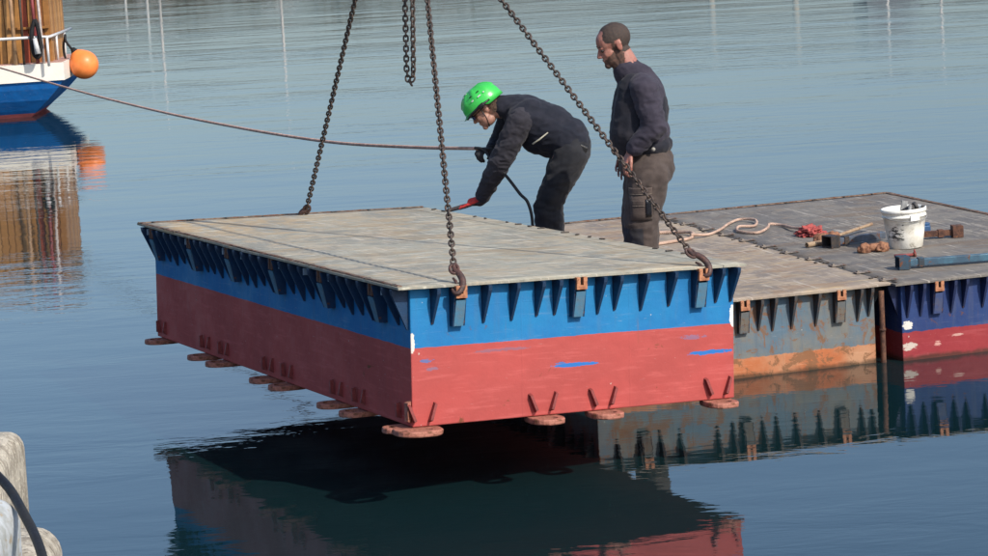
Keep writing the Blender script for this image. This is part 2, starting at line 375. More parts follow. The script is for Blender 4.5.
def pontoon(name, mtx, label, hullmat, uppermat, facemat, deckmat, o, fg, fb, lg, lb, flugs=(), llugs=(), plates=None, rg=(), back=(), seed=0, studs=()):
    """local frame: x along the front side, y away along the long side, z up"""
    oF, oL, oB, oR = o
    t = empty(name, mtx, label, 'pontoon', 'steel pontoon modules')
    bm = bmesh.new(); n = 0
    b_box(bm, (0, 0, 0), (PL, PW, PH-.001), bev=.006)
    link('hull', to_mesh('hull', bm, hullmat), t)
    for (a, b, c, d) in (plates or [(-oL, PL+oR, -oF, PW+oB)]):
        link('deck_plate', deck_plate(a, b, c, d, PH, deckmat, seed=seed), t)
    G = gusset_mesh(uppermat); B = bracket_mesh(uppermat, facemat); rnd = random.Random(seed)
    def put(kind, side, s):
        k = {'F': oF, 'L': oL, 'R': oR, 'B': oB}[side]/.0623
        loc = {'F': (s, 0, PH), 'L': (0, s, PH), 'R': (PL, s, PH), 'B': (s, PW, PH)}[side]
        rz = {'F': 0, 'L': -math.pi/2, 'R': math.pi/2, 'B': math.pi}[side]+(rnd.uniform(-.05, .05)+(.13 if side == 'F' else 0))*(kind == 'g')
        if kind == 'g': link('gusset', rnd.choice(G), t, loc, (0, 0, rz), (1, k, 1))
        else:
            b = link('lashing_bracket', B, t, loc, (0, 0, rz), (1, max(k*.88, .7), 1)); link('bracket_head', HEAD if side == 'F' else HEAD_SHADE, b)
    for s in fg: put('g', 'F', s)
    for s in fb: put('b', 'F', s)
    for s in lg: put('g', 'L', s)
    for s in lb: put('b', 'L', s)
    for s in rg: put('g', 'R', s)
    for s in back: put('g', 'B', s)
    for i, s in enumerate(flugs):
        l = link('connecting_lug', LUGC if i == 0 else LUG, t, (s, 0, 0), (0, 0, rnd.uniform(-.08, .08)))
        for q in (-1, 1):
            link('fin', FIN, t, (s+q*(.04 if s > .1 else .04)+(.03 if i == 0 else 0), 0, .022), (0, q*R(20), 0))
    for i, s in enumerate(llugs):
        link('connecting_lug', LUGS, t, (.012, s, -.001 if i == 0 else 0), (0, 0, -math.pi/2+rnd.uniform(-.08, .08)))
        for q in (-1, 1): link('fin', FIN, t, (0, s+q*.055, .03), (q*R(6), 0, -math.pi/2), (1, .8, .8))
    for (x, y) in studs: link('deck_stud', STUD, t, (x, y, PH+.0135), (0, 0, rnd.uniform(0, 3)), (rnd.uniform(.7, 1.4), rnd.uniform(.7, 1.3), 1))
    return t

def edge_studs(seed, x0, x1, y0, y1, n=26):
    rnd = random.Random(seed); out = []
    for k in range(n): out.append((x0+.02, y0+(y1-y0)*(k+.5)/n+rnd.uniform(-.04, .04)) if rnd.random() < .5 else (x1-.02, y0+(y1-y0)*(k+.5)/n))
    for k in range(8): out.append((x0+(x1-x0)*(k+.4)/8, y1-.03)); 
    return out

a_ = Vector((.908527, .414722, -.050832)); b_v = Vector((-.415219, .909618, -.013727)); n_ = a_.cross(b_v).normalized()
LM = Matrix((a_, b_v, n_)).transposed().to_4x4(); LM.translation = Vector((-.45556, 13.75252, .42414))
Lp = lambda x, y, z: LM @ Vector((x, y, z))
BLUE, RED = (.025, .23, .50), (.53, .097, .086)
hull1 = paint_hull('lifted_hull_paint', RED, BLUE, .402, .002, .04, (.47, .09, .08), (.022, .19, .46),
    patches=[(.92, .251, .14, .011, (.03, .15, .42), 1.4), (1.72, .256, .13, .012, (.03, .15, .42), 1.6), (.006, .43, .016, .055, (.66, .62, .54), 1.0), (1.862, .44, .02, .06, (.7, .68, .62), 1.0),
             (.085, .335, .035, .010, (.12, .14, .3), 2.0), (1.62, .345, .07, .012, (.25, .12, .18), 2.6), (.84, .265, .03, .006, (.08, .14, .35), 2.4), (.12, .29, .04, .008, (.24, .12, .17), 2.8), (.5, .36, .16, .008, (.28, .11, .14), 2.8)], streak=.3)
upper1 = worn('lifted_bracket_shade_blue', (.008, .045, .115), (.012, .035, .08), .55, 10, .002, 60, .08)  # darker than the hull blue: shade on the gussets put into their colour
deck1 = deck_mat('lifted_deck_steel', (.40, .385, .31), (.31, .30, .25), (.47, .41, .31), (.52, .37, .20), .14, .3, (-.05, 4.1, 1.9), lanes=1)
lifted = pontoon('lifted_pontoon', LM, 'blue and red steel pontoon hanging from chains just above the water', hull1, upper1, worn('bracket_lit_face_blue', (.08, .24, .38), (.12, .22, .30), .6, 14, .002, 60, .2), deck1,
    (.074, .086, .098, .045), [.119, .403, .56, .703, .806, 1.054, 1.154, 1.307, 1.473, 1.756, 1.847], [.25, .928, 1.646],
    [.03, .14, .48, .62, .76, .88, 1.18, 1.33, 1.47, 1.63, 1.95, 2.1, 2.24, 2.38, 2.68, 2.82, 2.96, 3.08, 3.37, 3.52, 3.66, 3.8, 4.1], [.33, 1.05, 1.795, 2.531, 3.219, 3.95],
    [0.02, .732, 1.079, 1.765], [.09, .687, 1.003, 1.754, 2.064, 2.826, 3.16, 4.0],
    plates=[(-.086, 1.775, -.0623, PW+.098), (1.779, PL+.045, -.0623, PW+.098)], rg=[.1, .4, .7, 1.0, 1.3, 1.6, 2, 2.4, 2.8, 3.2, 3.6, 4.0], back=[.1, .4, .7, 1, 1.3, 1.6],
    seed=1, studs=[s for s in edge_studs(4, -.086, PL+.03, 0, PW+.09)])
# pale tabs added in place of sunlit patches under the shaded side's deck edge
bm = bmesh.new(); b_box(bm, (-.055, -.004, -.05), (0, .004, -.012)); TAB = to_mesh('tab', bm, M_sun_patch)
for s in (.20, .93, 1.30, 1.68, 2.30, 2.62, 3.3, 4.05): link('sun_patch_tab', TAB, lifted, (-.018, s, PH))
# flat strap plates on the front left corner
bm = bmesh.new(); b_poly(bm, [(-.004, .05, .02), (-.03, .03, .03), (-.03, .03, .125), (-.004, .05, .13)], (0, -.045, .004)); link('corner_strap', to_mesh('corner_strap', bm, M_lug), lifted)

def float_matrix(x, y, yaw, ztop):
    m = Matrix.Rotation(yaw, 4, 'Z'); m.translation = Vector((x, y, ztop-PH-.012)); return m
DZ = .500
MYAW = R(17.1)
mid_right = Vector((2.362, 17.086))
mo = mid_right-Vector((math.cos(MYAW), math.sin(MYAW)))*PL
MMX = float_matrix(mo.x, mo.y, MYAW, DZ)
hull2 = paint_hull('weathered_hull_paint', (.56, .30, .17), (.12, .19, .25), .342, .010, .66, (.52, .17, .07), (.22, .21, .18), streak=.9, rustcol=(.24, .12, .06), wet=.225)
upper2 = worn('weathered_bracket_grey', (.04, .055, .07), (.07, .055, .045), .7, 9, .003, 60, .35)
deck2 = deck_mat('weathered_deck_brown', (.36, .29, .225), (.27, .225, .185), (.42, .34, .25), (.55, .40, .22), .22, .6, lanes=1)
midp = pontoon('floating_pontoon', MMX, 'weathered floating pontoon with a brown deck and orange waterline, men standing on it', hull2, upper2, worn('bracket_lit_face_grey', (.16, .17, .17), (.22, .17, .12), .7, 12, .003, 60, .35), deck2,
    (.0623, .086, .098, .10), [.12, .26, .40, .53, .78, .88, 1.081, 1.174, 1.302, 1.464, 1.749, 1.825], [.30, .974, 1.62], [.1+.18*k for k in range(22)], [.7, 1.9, 3.1],
    rg=[.1+.18*k for k in range(22)], seed=2, studs=edge_studs(6, -.08, PL+.09, -.03, PW+.09, 30))
NMX = float_matrix(2.527, 17.068, MYAW, DZ)
hull3 = paint_hull('navy_hull_paint', (.36, .05, .055), (.035, .07, .20), .40, .006, .10, (.32, .04, .05), (.03, .055, .17),
    patches=[(.04, .445, .035, .028, (.6, .58, .52), 1.2), (.045, .31, .05, .024, (.5, .42, .36), 2.2), (.24, .31, .022, .016, (.5, .26, .22), 2.8), (.38, .35, .035, .008, (.5, .28, .24), 2.8)], streak=.5, wet=.225)
upper3 = worn('navy_bracket_paint', (.018, .03, .10), (.015, .025, .07), .6, 10, .002, 60, .15)
deck3 = deck_mat('weathered_deck_grey', (.215, .195, .17), (.165, .15, .135), (.26, .235, .20), (.30, .22, .15), .08, .55)
rightp = pontoon('floating_pontoon', NMX, 'navy and red floating pontoon with a grey deck carrying the white bucket', hull3, upper3, worn('bracket_lit_face_navy', (.06, .09, .22), (.10, .11, .18), .6, 12, .002, 60, .2), deck3,
    (.0623, .062, .098, .07), [.039, .129, .281+.06, .426, .559, .70, .82, 1.02, 1.16, 1.3, 1.44, 1.68, 1.8], [.235, .93, 1.58], [.05+.18*k for k in range(22)], [.7, 1.9, 3.1],
    rg=[.1+.18*k for k in range(22)], seed=3, studs=edge_studs(9, -.05, PL+.06, -.03, PW+.09, 34))
M_trim = worn('rust_brown_rim', (.26, .18, .13), (.12, .09, .07), .85, 16, .004, 60, .5)
def rim_bar(x0, y0, x1, y1, root, w=.022):
    a, b = Vector((x0, y0, 0)), Vector((x1, y1, 0)); d = (b-a); n = d.normalized().cross(Vector((0, 0, 1))); k = int(d.length/.05); bm = bmesh.new(); st = []
    for i in range(k+1):
        p = a+d*i/k; j1 = .006*noise.noise((p.x*9, p.y*9, 1)); h = .006+.003*noise.noise((p.x*14, p.y*14, 4))
        st.append([bm.verts.new(q) for q in (p-n*(w+j1), p-n*(w*.8)+Vector((0, 0, h)), p+n*(w*.8)+Vector((0, 0, h)), p+n*(w+j1))])
    for p_, q_ in zip(st, st[1:]):
        for c in range(4): bm.faces.new((p_[c], q_[c], q_[(c+1) % 4], p_[(c+1) % 4]))
    bm.faces.new(st[0][::-1]); bm.faces.new(st[-1]); link('edge_rim', to_mesh('edge_rim', bm, M_trim), root, (0, 0, PH+.0135))
rim_bar(PL+.045, -.03, PL+.045, PW+.07, rightp); rim_bar(-.05, PW+.075, PL+.06, PW+.075, rightp); rim_bar(-.07, PW+.075, PL+.08, PW+.075, midp); rim_bar(-.065, -.03, -.065, PW+.08, lifted, .012); rim_bar(-.08, PW+.08, PL+.03, PW+.08, lifted, .012)
# rusty hinge straps along the seam between the two floats
bm = bmesh.new(); b_box(bm, (-.06, -.03, 0), (.05, .03, .006), bev=.002); b_box(bm, (-.045, -.008, .0065), (-.03, .008, .014)); STRAP = to_mesh('strap', bm, worn('worn_strap_steel', (.30, .25, .2), (.14, .12, .11), .7, 20, .003, 60, .3))
for k in range(11): link('seam_strap', STRAP, rightp, (-.02, .12+k*.38, PH+.0165), (0, 0, random.uniform(-.15, .15)))
# pole standing in the gap
bm = bmesh.new(); b_tube(bm, [(0, 0, -.6), (0, 0, -.1), (0, 0, .30), (0, 0, .455)], [.017, .0175, .017, .0175], 12); b_tube(bm, [(0, 0, .20), (0, 0, .215)], .021, 12)
tag(link('locking_pole', to_mesh('locking_pole', bm, M_rust), loc=(2.405, 17.07, 0)), 'brown rusty upright pole in the dark gap between two floating pontoons', 'pole')

# ------------------------------------------------------------------ chains
def link_mesh():
    bm = bmesh.new(); pts = []; Rr, sl = .0125, .0065
    for k in range(7):
        a = -math.pi/2+math.pi*k/6; pts.append((Rr*math.sin(a), 0, sl+Rr*math.cos(a)))
    for k in range(7):
        a = math.pi/2+math.pi*k/6; pts.append((Rr*math.sin(a), 0, -sl+Rr*math.cos(a)))
    b_tube(bm, pts, .0057, 6, closed=True)
    return to_mesh('chain_link', bm, M_chain)
LINK = link_mesh()
def chain(name, path, label, cat='chain', group=None, phase=.4, hook=None):
    P = [Vector(p) for p in path]; root = empty(name, P[0], label, cat, group)
    pitch = .0290; i, pos, seg = 0, P[0].copy(), 0; dist = 0; rnd = random.Random(len(label))
    segs = [(P[k], P[k+1]) for k in range(len(P)-1)]; tot = sum((b-a).length for a, b in segs); n = int(tot/pitch)
    def at(d):
        for a, b in segs:
            L = (b-a).length
            if d <= L: return a+(b-a)*(d/L), (b-a).normalized()
            d -= L
        return segs[-1][1], (segs[-1][1]-segs[-1][0]).normalized()
    up0 = Vector((.3, 1, .2)).normalized()
    for k in range(n):
        p, t = at((k+.5)*pitch)
        x = (up0-t*t.dot(up0)).normalized(); y = t.cross(x)
        a = phase+(k % 2)*math.pi/2+rnd.uniform(-.12, .12)+k*.008
        X = x*math.cos(a)+y*math.sin(a); Y = t.cross(X)
        m = Matrix((X, Y, t)).transposed().to_4x4(); m.translation = p-P[0]
        o = link('chain_link', LINK, root); o.matrix_local = m
    return root
def hook_on(root, pts, rads, flat, label=None):
    bm = bmesh.new(); o = root.location
    b_tube(bm, smooth_path([Vector(p)-o for p in pts], 5), [r for r in interp(rads, (len(pts)-1)*5+1)], 10, flat=flat)
    link('hook', to_mesh('hook', bm, M_hook), root)
def interp(a, n):
    out = []
    for i in range(n):
        t = i/(n-1)*(len(a)-1); k = min(int(t), len(a)-2); out.append(a[k]+(a[k+1]-a[k])*(t-k))
    return out
CG = 'lifting chains of the hanging pontoon'
at2 = Lp(.223, -.075, PH-.02); at3 = Lp(1.66, -.075, PH-.02); at1 = Lp(1.04, PW+.03, PH+.01)
top1, top2, top3 = Vector((-.450, 16.04, 3.333)), Vector((-.321, 16.04, 3.325)), Vector((-.44, 16.04, 3.31))
e2 = at2+(top2-at2).normalized()*.15; e3 = at3+(top3-at3).normalized()*.15; e1 = at1+(top1-at1).normalized()*.07
c2 = chain('lifting_chain', [top2, e2], 'rusty chain running down to the front edge, hooked left of centre', group=CG, phase=.2)
c3 = chain('lifting_chain', [top3, e3], 'rusty chain slanting right past both men to the right front edge', group=CG, phase=.7)
c1 = chain('lifting_chain', [top1, e1], 'dark chain slanting left to the far edge of the hanging deck', group=CG, phase=.5)
def big_hook(root, e, at, side):
    d = (at-e).normalized(); s = Vector(side); s = (s-d*d.dot(s)).normalized()*.82; L = (at-e).length
    pts = [e-d*.02, e+d*.02+s*.004, e+d*L*.28+s*.026, e+d*L*.55+s*.044, e+d*L*.85+s*.042, e+d*L*1.08+s*.018, e+d*L*1.08-s*.012, e+d*L*.9-s*.024]
    hook_on(root, pts, [.010, .014, .017, .018, .017, .014, .011, .007], s)
    bm = bmesh.new(); o = root.location
    q = [e-o+d*.01+Vector((.022*math.cos(a), -.004, .0))+d*(.030*math.sin(a)) for a in [2*math.pi*k/14 for k in range(14)]]
    b_tube(bm, q, .008, 8, closed=True); link('shackle', to_mesh('shackle', bm, M_hook), root)
    bm = bmesh.new(); b_tube(bm, [e-o+d*L*.45-s*.012, e-o+d*L*.62+s*.004, e-o+d*L*.92+s*.012], [.006, .009, .006], 6); link('safety_latch', to_mesh('latch', bm, M_hook), root)
big_hook(c2, e2, at2, (1, -.1, 0)); big_hook(c3, e3, at3, (1, .2, .6))
big_hook(c1, e1+(e1-at1).normalized()*.0, at1-Vector((0, 0, .03)), (-1, 0, 0))
loop = [Vector((-.405, 16.02, 3.31)), Vector((-.418, 16.04, 2.475)), Vector((-.434, 16.05, 2.08)), Vector((-.430, 16.04, 2.02)), Vector((-.416, 16.04, 1.994)), Vector((-.402, 16.04, 2.02)), Vector((-.394, 16.03, 2.08)), Vector((-.374, 16.03, 2.475)), Vector((-.385, 16.03, 3.31))]
chain('spare_chain', loop, 'spare chain hanging in a short doubled loop near the top centre', phase=.9)
bm = bmesh.new(); b_tube(bm, [(.09*math.cos(a), 0, .09*math.sin(a)) for a in [2*math.pi*k/24 for k in range(24)]], .016, 8, closed=True)
tag(link('lifting_ring', to_mesh('lifting_ring', bm, M_hook), loc=(-.39, 16.04, 3.40)), 'dark steel lifting ring where the four chains meet', 'ring')

# ------------------------------------------------------------------ deck clutter on the right pontoon
def rope_mat(name, c1, c2, sc=60):
    m = NT(name); v = m.pos(); n = m.noise(v, 14, 5, .6); w = m.new('ShaderNodeTexWave', wave_type='BANDS', bands_direction='DIAGONAL'); m.put(w.inputs['Vector'], v); w.inputs['Scale'].default_value = sc; w.inputs['Distortion'].default_value = 1
    c = m.mix(m.ramp(n, .3, .7), c1, c2); c = m.mix(m.ramp(w.outputs['Fac'], .0, .35, .35, 0), c, tuple(x*.5 for x in c2)); m.bump(w.outputs['Fac'], .7, .004); return m.done(c, .85, 0)
M_rope = rope_mat('pink_beige_rope', (.60, .42, .32), (.42, .28, .21)); M_ropedark = worn('tan_mooring_rope', (.80, .50, .38), (.58, .34, .25), .9, 14, .003, 200, 0, coord='pos')
M_ropeblack = worn('black_rubber', (.012, .012, .014), (.02, .02, .02), .6)
D = .514
def rope(name, pts, r, mat, label, n=8, seg=8):
    o = Vector(pts[0]); bm = bmesh.new(); b_tube(bm, [p-o for p in smooth_path(pts, n)], r, seg)
    return tag(link(name, to_mesh(name, bm, mat), loc=o), label, 'rope')
rope('deck_rope', [(1.10, 19.35, D), (1.27, 19.45, D), (1.42, 19.60, D), (1.44, 19.80, D+.01), (1.33, 19.95, D), (1.16, 19.98, D), (1.0, 19.9, D)], .012, M_rope, 'beige rope lying in an open loop behind the standing man')
rope('deck_rope', [(1.42, 19.62, D+.02), (1.55, 19.72, D), (1.66, 19.95, D), (1.75, 20.25, D), (1.85, 20.42, D+.005), (1.95, 20.30, D+.01), (1.92, 20.05, D), (1.80, 19.98, D+.01), (1.78, 19.80, D), (1.90, 19.66, D), (1.99, 19.82, D+.01), (2.03, 20.02, D+.01), (2.12, 19.98, D), (2.16, 19.75, D+.01), (2.22, 19.6, D+.02)], .0105, M_rope, 'pinkish rope coiled across the seam towards the red net')
# red net bundle
def lump(name, label, cat, loc, size, mat, seed, rot=0, amp=.25, sub=4, parent=None):
    bm = bmesh.new(); bmesh.ops.create_icosphere(bm, subdivisions=sub, radius=1)
    for v in bm.verts:
        n = noise.noise(v.co*2.2+Vector((seed, 0, 0)))*amp+noise.noise(v.co*6+Vector((seed, 3, 0)))*amp*.45+abs(noise.noise(v.co*11+Vector((seed, 9, 0))))*amp*.3
        v.co = v.co*(1+n); v.co.z = max(v.co.z, -.55)
        v.co = Vector((v.co.x*size[0], v.co.y*size[1], (v.co.z+.55)*size[2]))
    o = link(name, to_mesh(name, bm, mat, smooth=True), parent, loc=loc, rot=(0, 0, rot))
    if label: tag(o, label, cat)
    return o
M_net = worn('red_net_mesh', (.55, .10, .09), (.32, .08, .07), .9, 40, .004, 160, .1, (.6, .3, .25)); M_brownlump = worn('rusty_fitting', (.36, .17, .09), (.18, .08, .05), .8, 25, .003, 80, .2)
lump('net_bundle', 'crumpled red net bundle at the end of the pink rope', 'net', (2.26, 19.42, .502), (.085, .075, .040), M_net, 2, .3, .75, 5)
t = empty('pile_hammer', (2.30, 19.02, .502), 'rusty brown knobbed fitting against the red net', 'fitting'); t.rotation_euler[2] = .25
for i, (x, y, sx, sy, sz) in enumerate([(-.02, 0, .06, .045, .042), (.07, .02, .065, .04, .045)]): lump('knob', None, None, (x, y, 0), (sx, sy, sz), M_brownlump, 5+i, .3*i, .3, 4, t)
def cyl_thing(name, p0, p1, r, mat, label, cat, seg=12, hollow=True, parts=None):
    o = Vector(p0); bm = bmesh.new(); d = (Vector(p1)-o); n = d.normalized(); u = n.orthogonal().normalized(); w = n.cross(u)
    ring = lambda c, rr: [bm.verts.new(c+(u*math.cos(2*math.pi*k/seg)+w*math.sin(2*math.pi*k/seg))*rr) for k in range(seg)]
    Rg = [ring(n*.02 if hollow else Vector((0, 0, 0)), r*.7), ring(Vector((0, 0, 0)), r*.72), ring(Vector((0, 0, 0)), r), ring(d*.5, r*1.01), ring(d, r), ring(d, r*.72), ring(d-n*.02, r*.7)]
    for a, b in zip(Rg, Rg[1:]):
        for k in range(seg): bm.faces.new((a[k], a[(k+1) % seg], b[(k+1) % seg], b[k]))
    bm.faces.new(Rg[0][::-1]); bm.faces.new(Rg[-1])
    return tag(link(name, to_mesh(name, bm, mat), loc=o), label, cat)
M_wood = worn('weathered_handle_wood', (.42, .30, .19), (.28, .18, .11), .75, 12, .002, 60, .1)
M_bluegrey = worn('blue_grey_steel', (.11, .15, .21), (.08, .09, .11), .6, 10, .002, 50, .25); M_dark = worn('black_oiled_steel', (.03, .03, .035), (.06, .045, .035), .6, 20, .002, 60, .2)
cyl_thing('handle_bar', (2.41, 19.15, .53), (2.70, 19.5, .55), .011, M_wood, 'long thin wooden bar lying behind the bucket towards the net', 'bar')
cyl_thing('short_pipe', (2.155, 18.83, .520), (2.33, 18.97, .520), .018, M_wood, 'short tan pipe end beside the black square bracket', 'pipe')
# square ended jack beam
def jack(name, p, yaw, L, col, cole, label, w=.05, hb=.045):
    t = empty(name, p, label, 'beam'); t.rotation_euler[2] = yaw
    bm = bmesh.new()
    for (lo, hi) in (((-.012, -w, 0), (0, w, .008)), ((-.012, -w, .072), (0, w, .08)), ((-.0125, -w-.008, 0), (0, -w, .08)), ((-.0125, w, 0), (0, w+.008, .08)), ((.0, -w-.008, 0), (.010, w+.008, .0805))):
        b_box(bm, (lo[0]*5, lo[1], lo[2]), (hi[0] if hi[0] > 0 else 0, hi[1], hi[2]) if hi[0] <= 0 else hi)
    link('end_bracket', to_mesh('end_bracket', bm, cole), t)
    bm = bmesh.new(); b_box(bm, (.0105, -hb/2, .012), (L, hb/2, .012+hb), bev=.004); link('bar', to_mesh('bar', bm, col), t)
    bm = bmesh.new(); b_box(bm, (.07, -hb/2-.006, .006), (.11, hb/2+.006, .018+hb), bev=.003); link('collar', to_mesh('collar', bm, cole), t)
    return t
jack('clamp_beam', (2.34, 18.80, .503), R(28), .42, M_bluegrey, M_dark, 'blue grey clamp beam with a black square end left of the bucket')
jack('clamp_beam', (2.655, 17.62, .503), R(6), .95, worn('teal_blue_paint', (.07, .17, .24), (.05, .1, .15), .5, 9, .002, 50, .15), worn('dark_teal_paint', (.03, .08, .13), (.04, .05, .06), .6, 12, .002, 50, .25), 'long teal beam with a square end lying near the front edge')
jack('clamp_beam', (3.18, 18.93, .503), R(183), .42, M_rust, M_rust, 'rusty beam with a square end sticking out right of the bucket', .035, .04)
bm = bmesh.new(); b_box(bm, (-.05, -.03, 0), (.05, .03, .05), bev=.006); b_box(bm, (-.02, -.02, .0505), (.05, .02, .068), bev=.004)
tag(link('blue_block', to_mesh('blue_block', bm, worn('bright_blue_paint', (.03, .13, .3), (.03, .08, .18), .5)), loc=(3.02, 19.25, .502), rot=(0, 0, .3)), 'small blue block partly hidden behind the bucket', 'block')
t = empty('shackle_pin', (2.56, 18.45, .502), 'brown rusty double-knobbed coupling just left of the bucket', 'coupling'); t.rotation_euler[2] = .15
for i, (x, sx) in enumerate([(-.065, .045), (.06, .055)]): lump('knob', None, None, (x, 0, 0), (sx, .042, .040), M_brownlump, 11+i, .5*i, .28, 4, t)
bm = bmesh.new(); b_tube(bm, [(-.06, 0, .03), (.05, 0, .03)], [.026, .03], 10); link('shank', to_mesh('shank', bm, M_brownlump), t)
t = empty('pin_bolt', (2.72, 18.13, .502), 'small dark red bolt lying in front of the bucket', 'bolt'); t.rotation_euler[2] = .1
bm = bmesh.new(); b_tube(bm, [(-.07, 0, .011), (.06, 0, .011)], .010, 8); link('shaft', to_mesh('shaft', bm, M_red_fin), t)
bm = bmesh.new(); b_tube(bm, [(.06, 0, .011), (.075, 0, .011)], .018, 6); b_tube(bm, [(.068, 0, .02), (.066, 0, .045)], .006, 6); link('head', to_mesh('head', bm, M_red_fin), t)

def bucket():
    m = NT('dirty_white_plastic'); v = m.obj(); X, Y, Z = m.sep(v); n = m.noise(v, 12, 6, .65)
    c = m.mix(m.ramp(n, .35, .7), (.82, .80, .72), (.68, .65, .56))
    # smeared print on the side facing front-left
    bx = m.math('MULTIPLY', m.ramp(X, -.125, -.115, 0, 1), m.ramp(X, -.035, -.02, 1, 0)); bz = m.math('MULTIPLY', m.ramp(Z, .055, .07), m.ramp(Z, .17, .185, 1, 0))
    inside = m.math('MULTIPLY', m.math('MULTIPLY', bx, bz), m.ramp(Y, -.02, 0, 1, 0))
    blot = m.ramp(m.math('ADD', m.noise(m.scale(v, (1, 1, 3.2)), 20, 5, .75, .2), m.math('MULTIPLY', Z, -1.2)), .32, .42); c = m.mix(m.math('MULTIPLY', inside, blot), c, (.05, .06, .06))
    c = m.mix(m.ramp(m.noise(v, 25, 6, .7), .68, .74, 0, .6), c, (.25, .21, .16)); m.bump(m.noise(v, 30, 4, .6), .4, .002); mt = m.done(c, .45, 0)
    t = empty('bucket', (2.80, 18.58, .502), 'dirty white plastic bucket of tools with a smeared black print', 'bucket')
    t.rotation_euler = (0, R(-2), 0)
    bm = bmesh.new(); k = .98
    b_lathe(bm, [(0, .012), (.098, .012), (.120, .10), (.140, .262), (.146, .270), (.1535, .270), (.1535, .245), (.147, .243), (.1455, .225), (.151, .222), (.151, .214), (.143, .212), (.128, .10), (.112, .004), (.106, 0), (0, 0)], 40)
    link('shell', to_mesh('shell', bm, mt), t)
    bm = bmesh.new(); b_box(bm, (-.035, -.156, .19), (.035, -.146, .232), bev=.003); link('handle_ear', to_mesh('ear', bm, mt), t, rot=(0, 0, .35))
    bm = bmesh.new(); b_tube(bm, [(.150*math.cos(a), -.155*abs(math.sin(a))-.004, .222-.03*math.sin(a)) for a in [math.pi*k/16 for k in range(17)]], .0025, 6); link('bail', to_mesh('bail', bm, worn('galvanised_wire', (.4, .4, .4))), t, rot=(0, 0, .35))
    g = worn('grey_tool_steel', (.36, .37, .36), (.2, .2, .2), .45, 18, .001, 80, .15); g2 = worn('dark_tool_steel', (.10, .09, .085), (.05, .05, .05), .5)
    def tool(name, mesh, loc, rot, lab, cat='tool'): tag(link(name, mesh, loc=loc, rot=rot), lab, cat)
    bm = bmesh.new(); b_box(bm, (-.022, -.006, 0), (.022, .006, .30), bev=.002); tool('flat_bar', to_mesh('flat_bar', bm, g), (2.735, 18.52, .53), (R(-6), R(14), .2), 'grey flat steel bar leaning tallest in the bucket')
    bm = bmesh.new(); b_tube(bm, [(0, 0, 0), (0, 0, .2), (0, 0, .27)], [.014, .014, .012], 10); tool('round_bar', to_mesh('round_bar', bm, g), (2.79, 18.50, .53), (R(-4), R(8), 0), 'round grey bar standing beside the flat bar in the bucket')
    bm = bmesh.new(); b_tube(bm, [(-.05, 0, .20), (.03, 0, .235)], .026, 12); b_tube(bm, [(.03, 0, .235), (.05, 0, .243)], .031, 12); tool('socket_head', to_mesh('socket_head', bm, g2), (2.83, 18.56, .54), (0, 0, .2), 'dark round tool head lying across the bucket mouth')
    bm = bmesh.new(); b_tube(bm, [(0, 0, 0), (.02, 0, .18), (.045, .0, .245)], [.010, .011, .014], 8); b_box(bm, (.03, -.012, .235), (.065, .012, .258), bev=.003); tool('claw_bar', to_mesh('claw_bar', bm, g2), (2.85, 18.6, .53), (0, R(8), 0), 'dark bent tool end sticking up at the right of the bucket')
bucket()

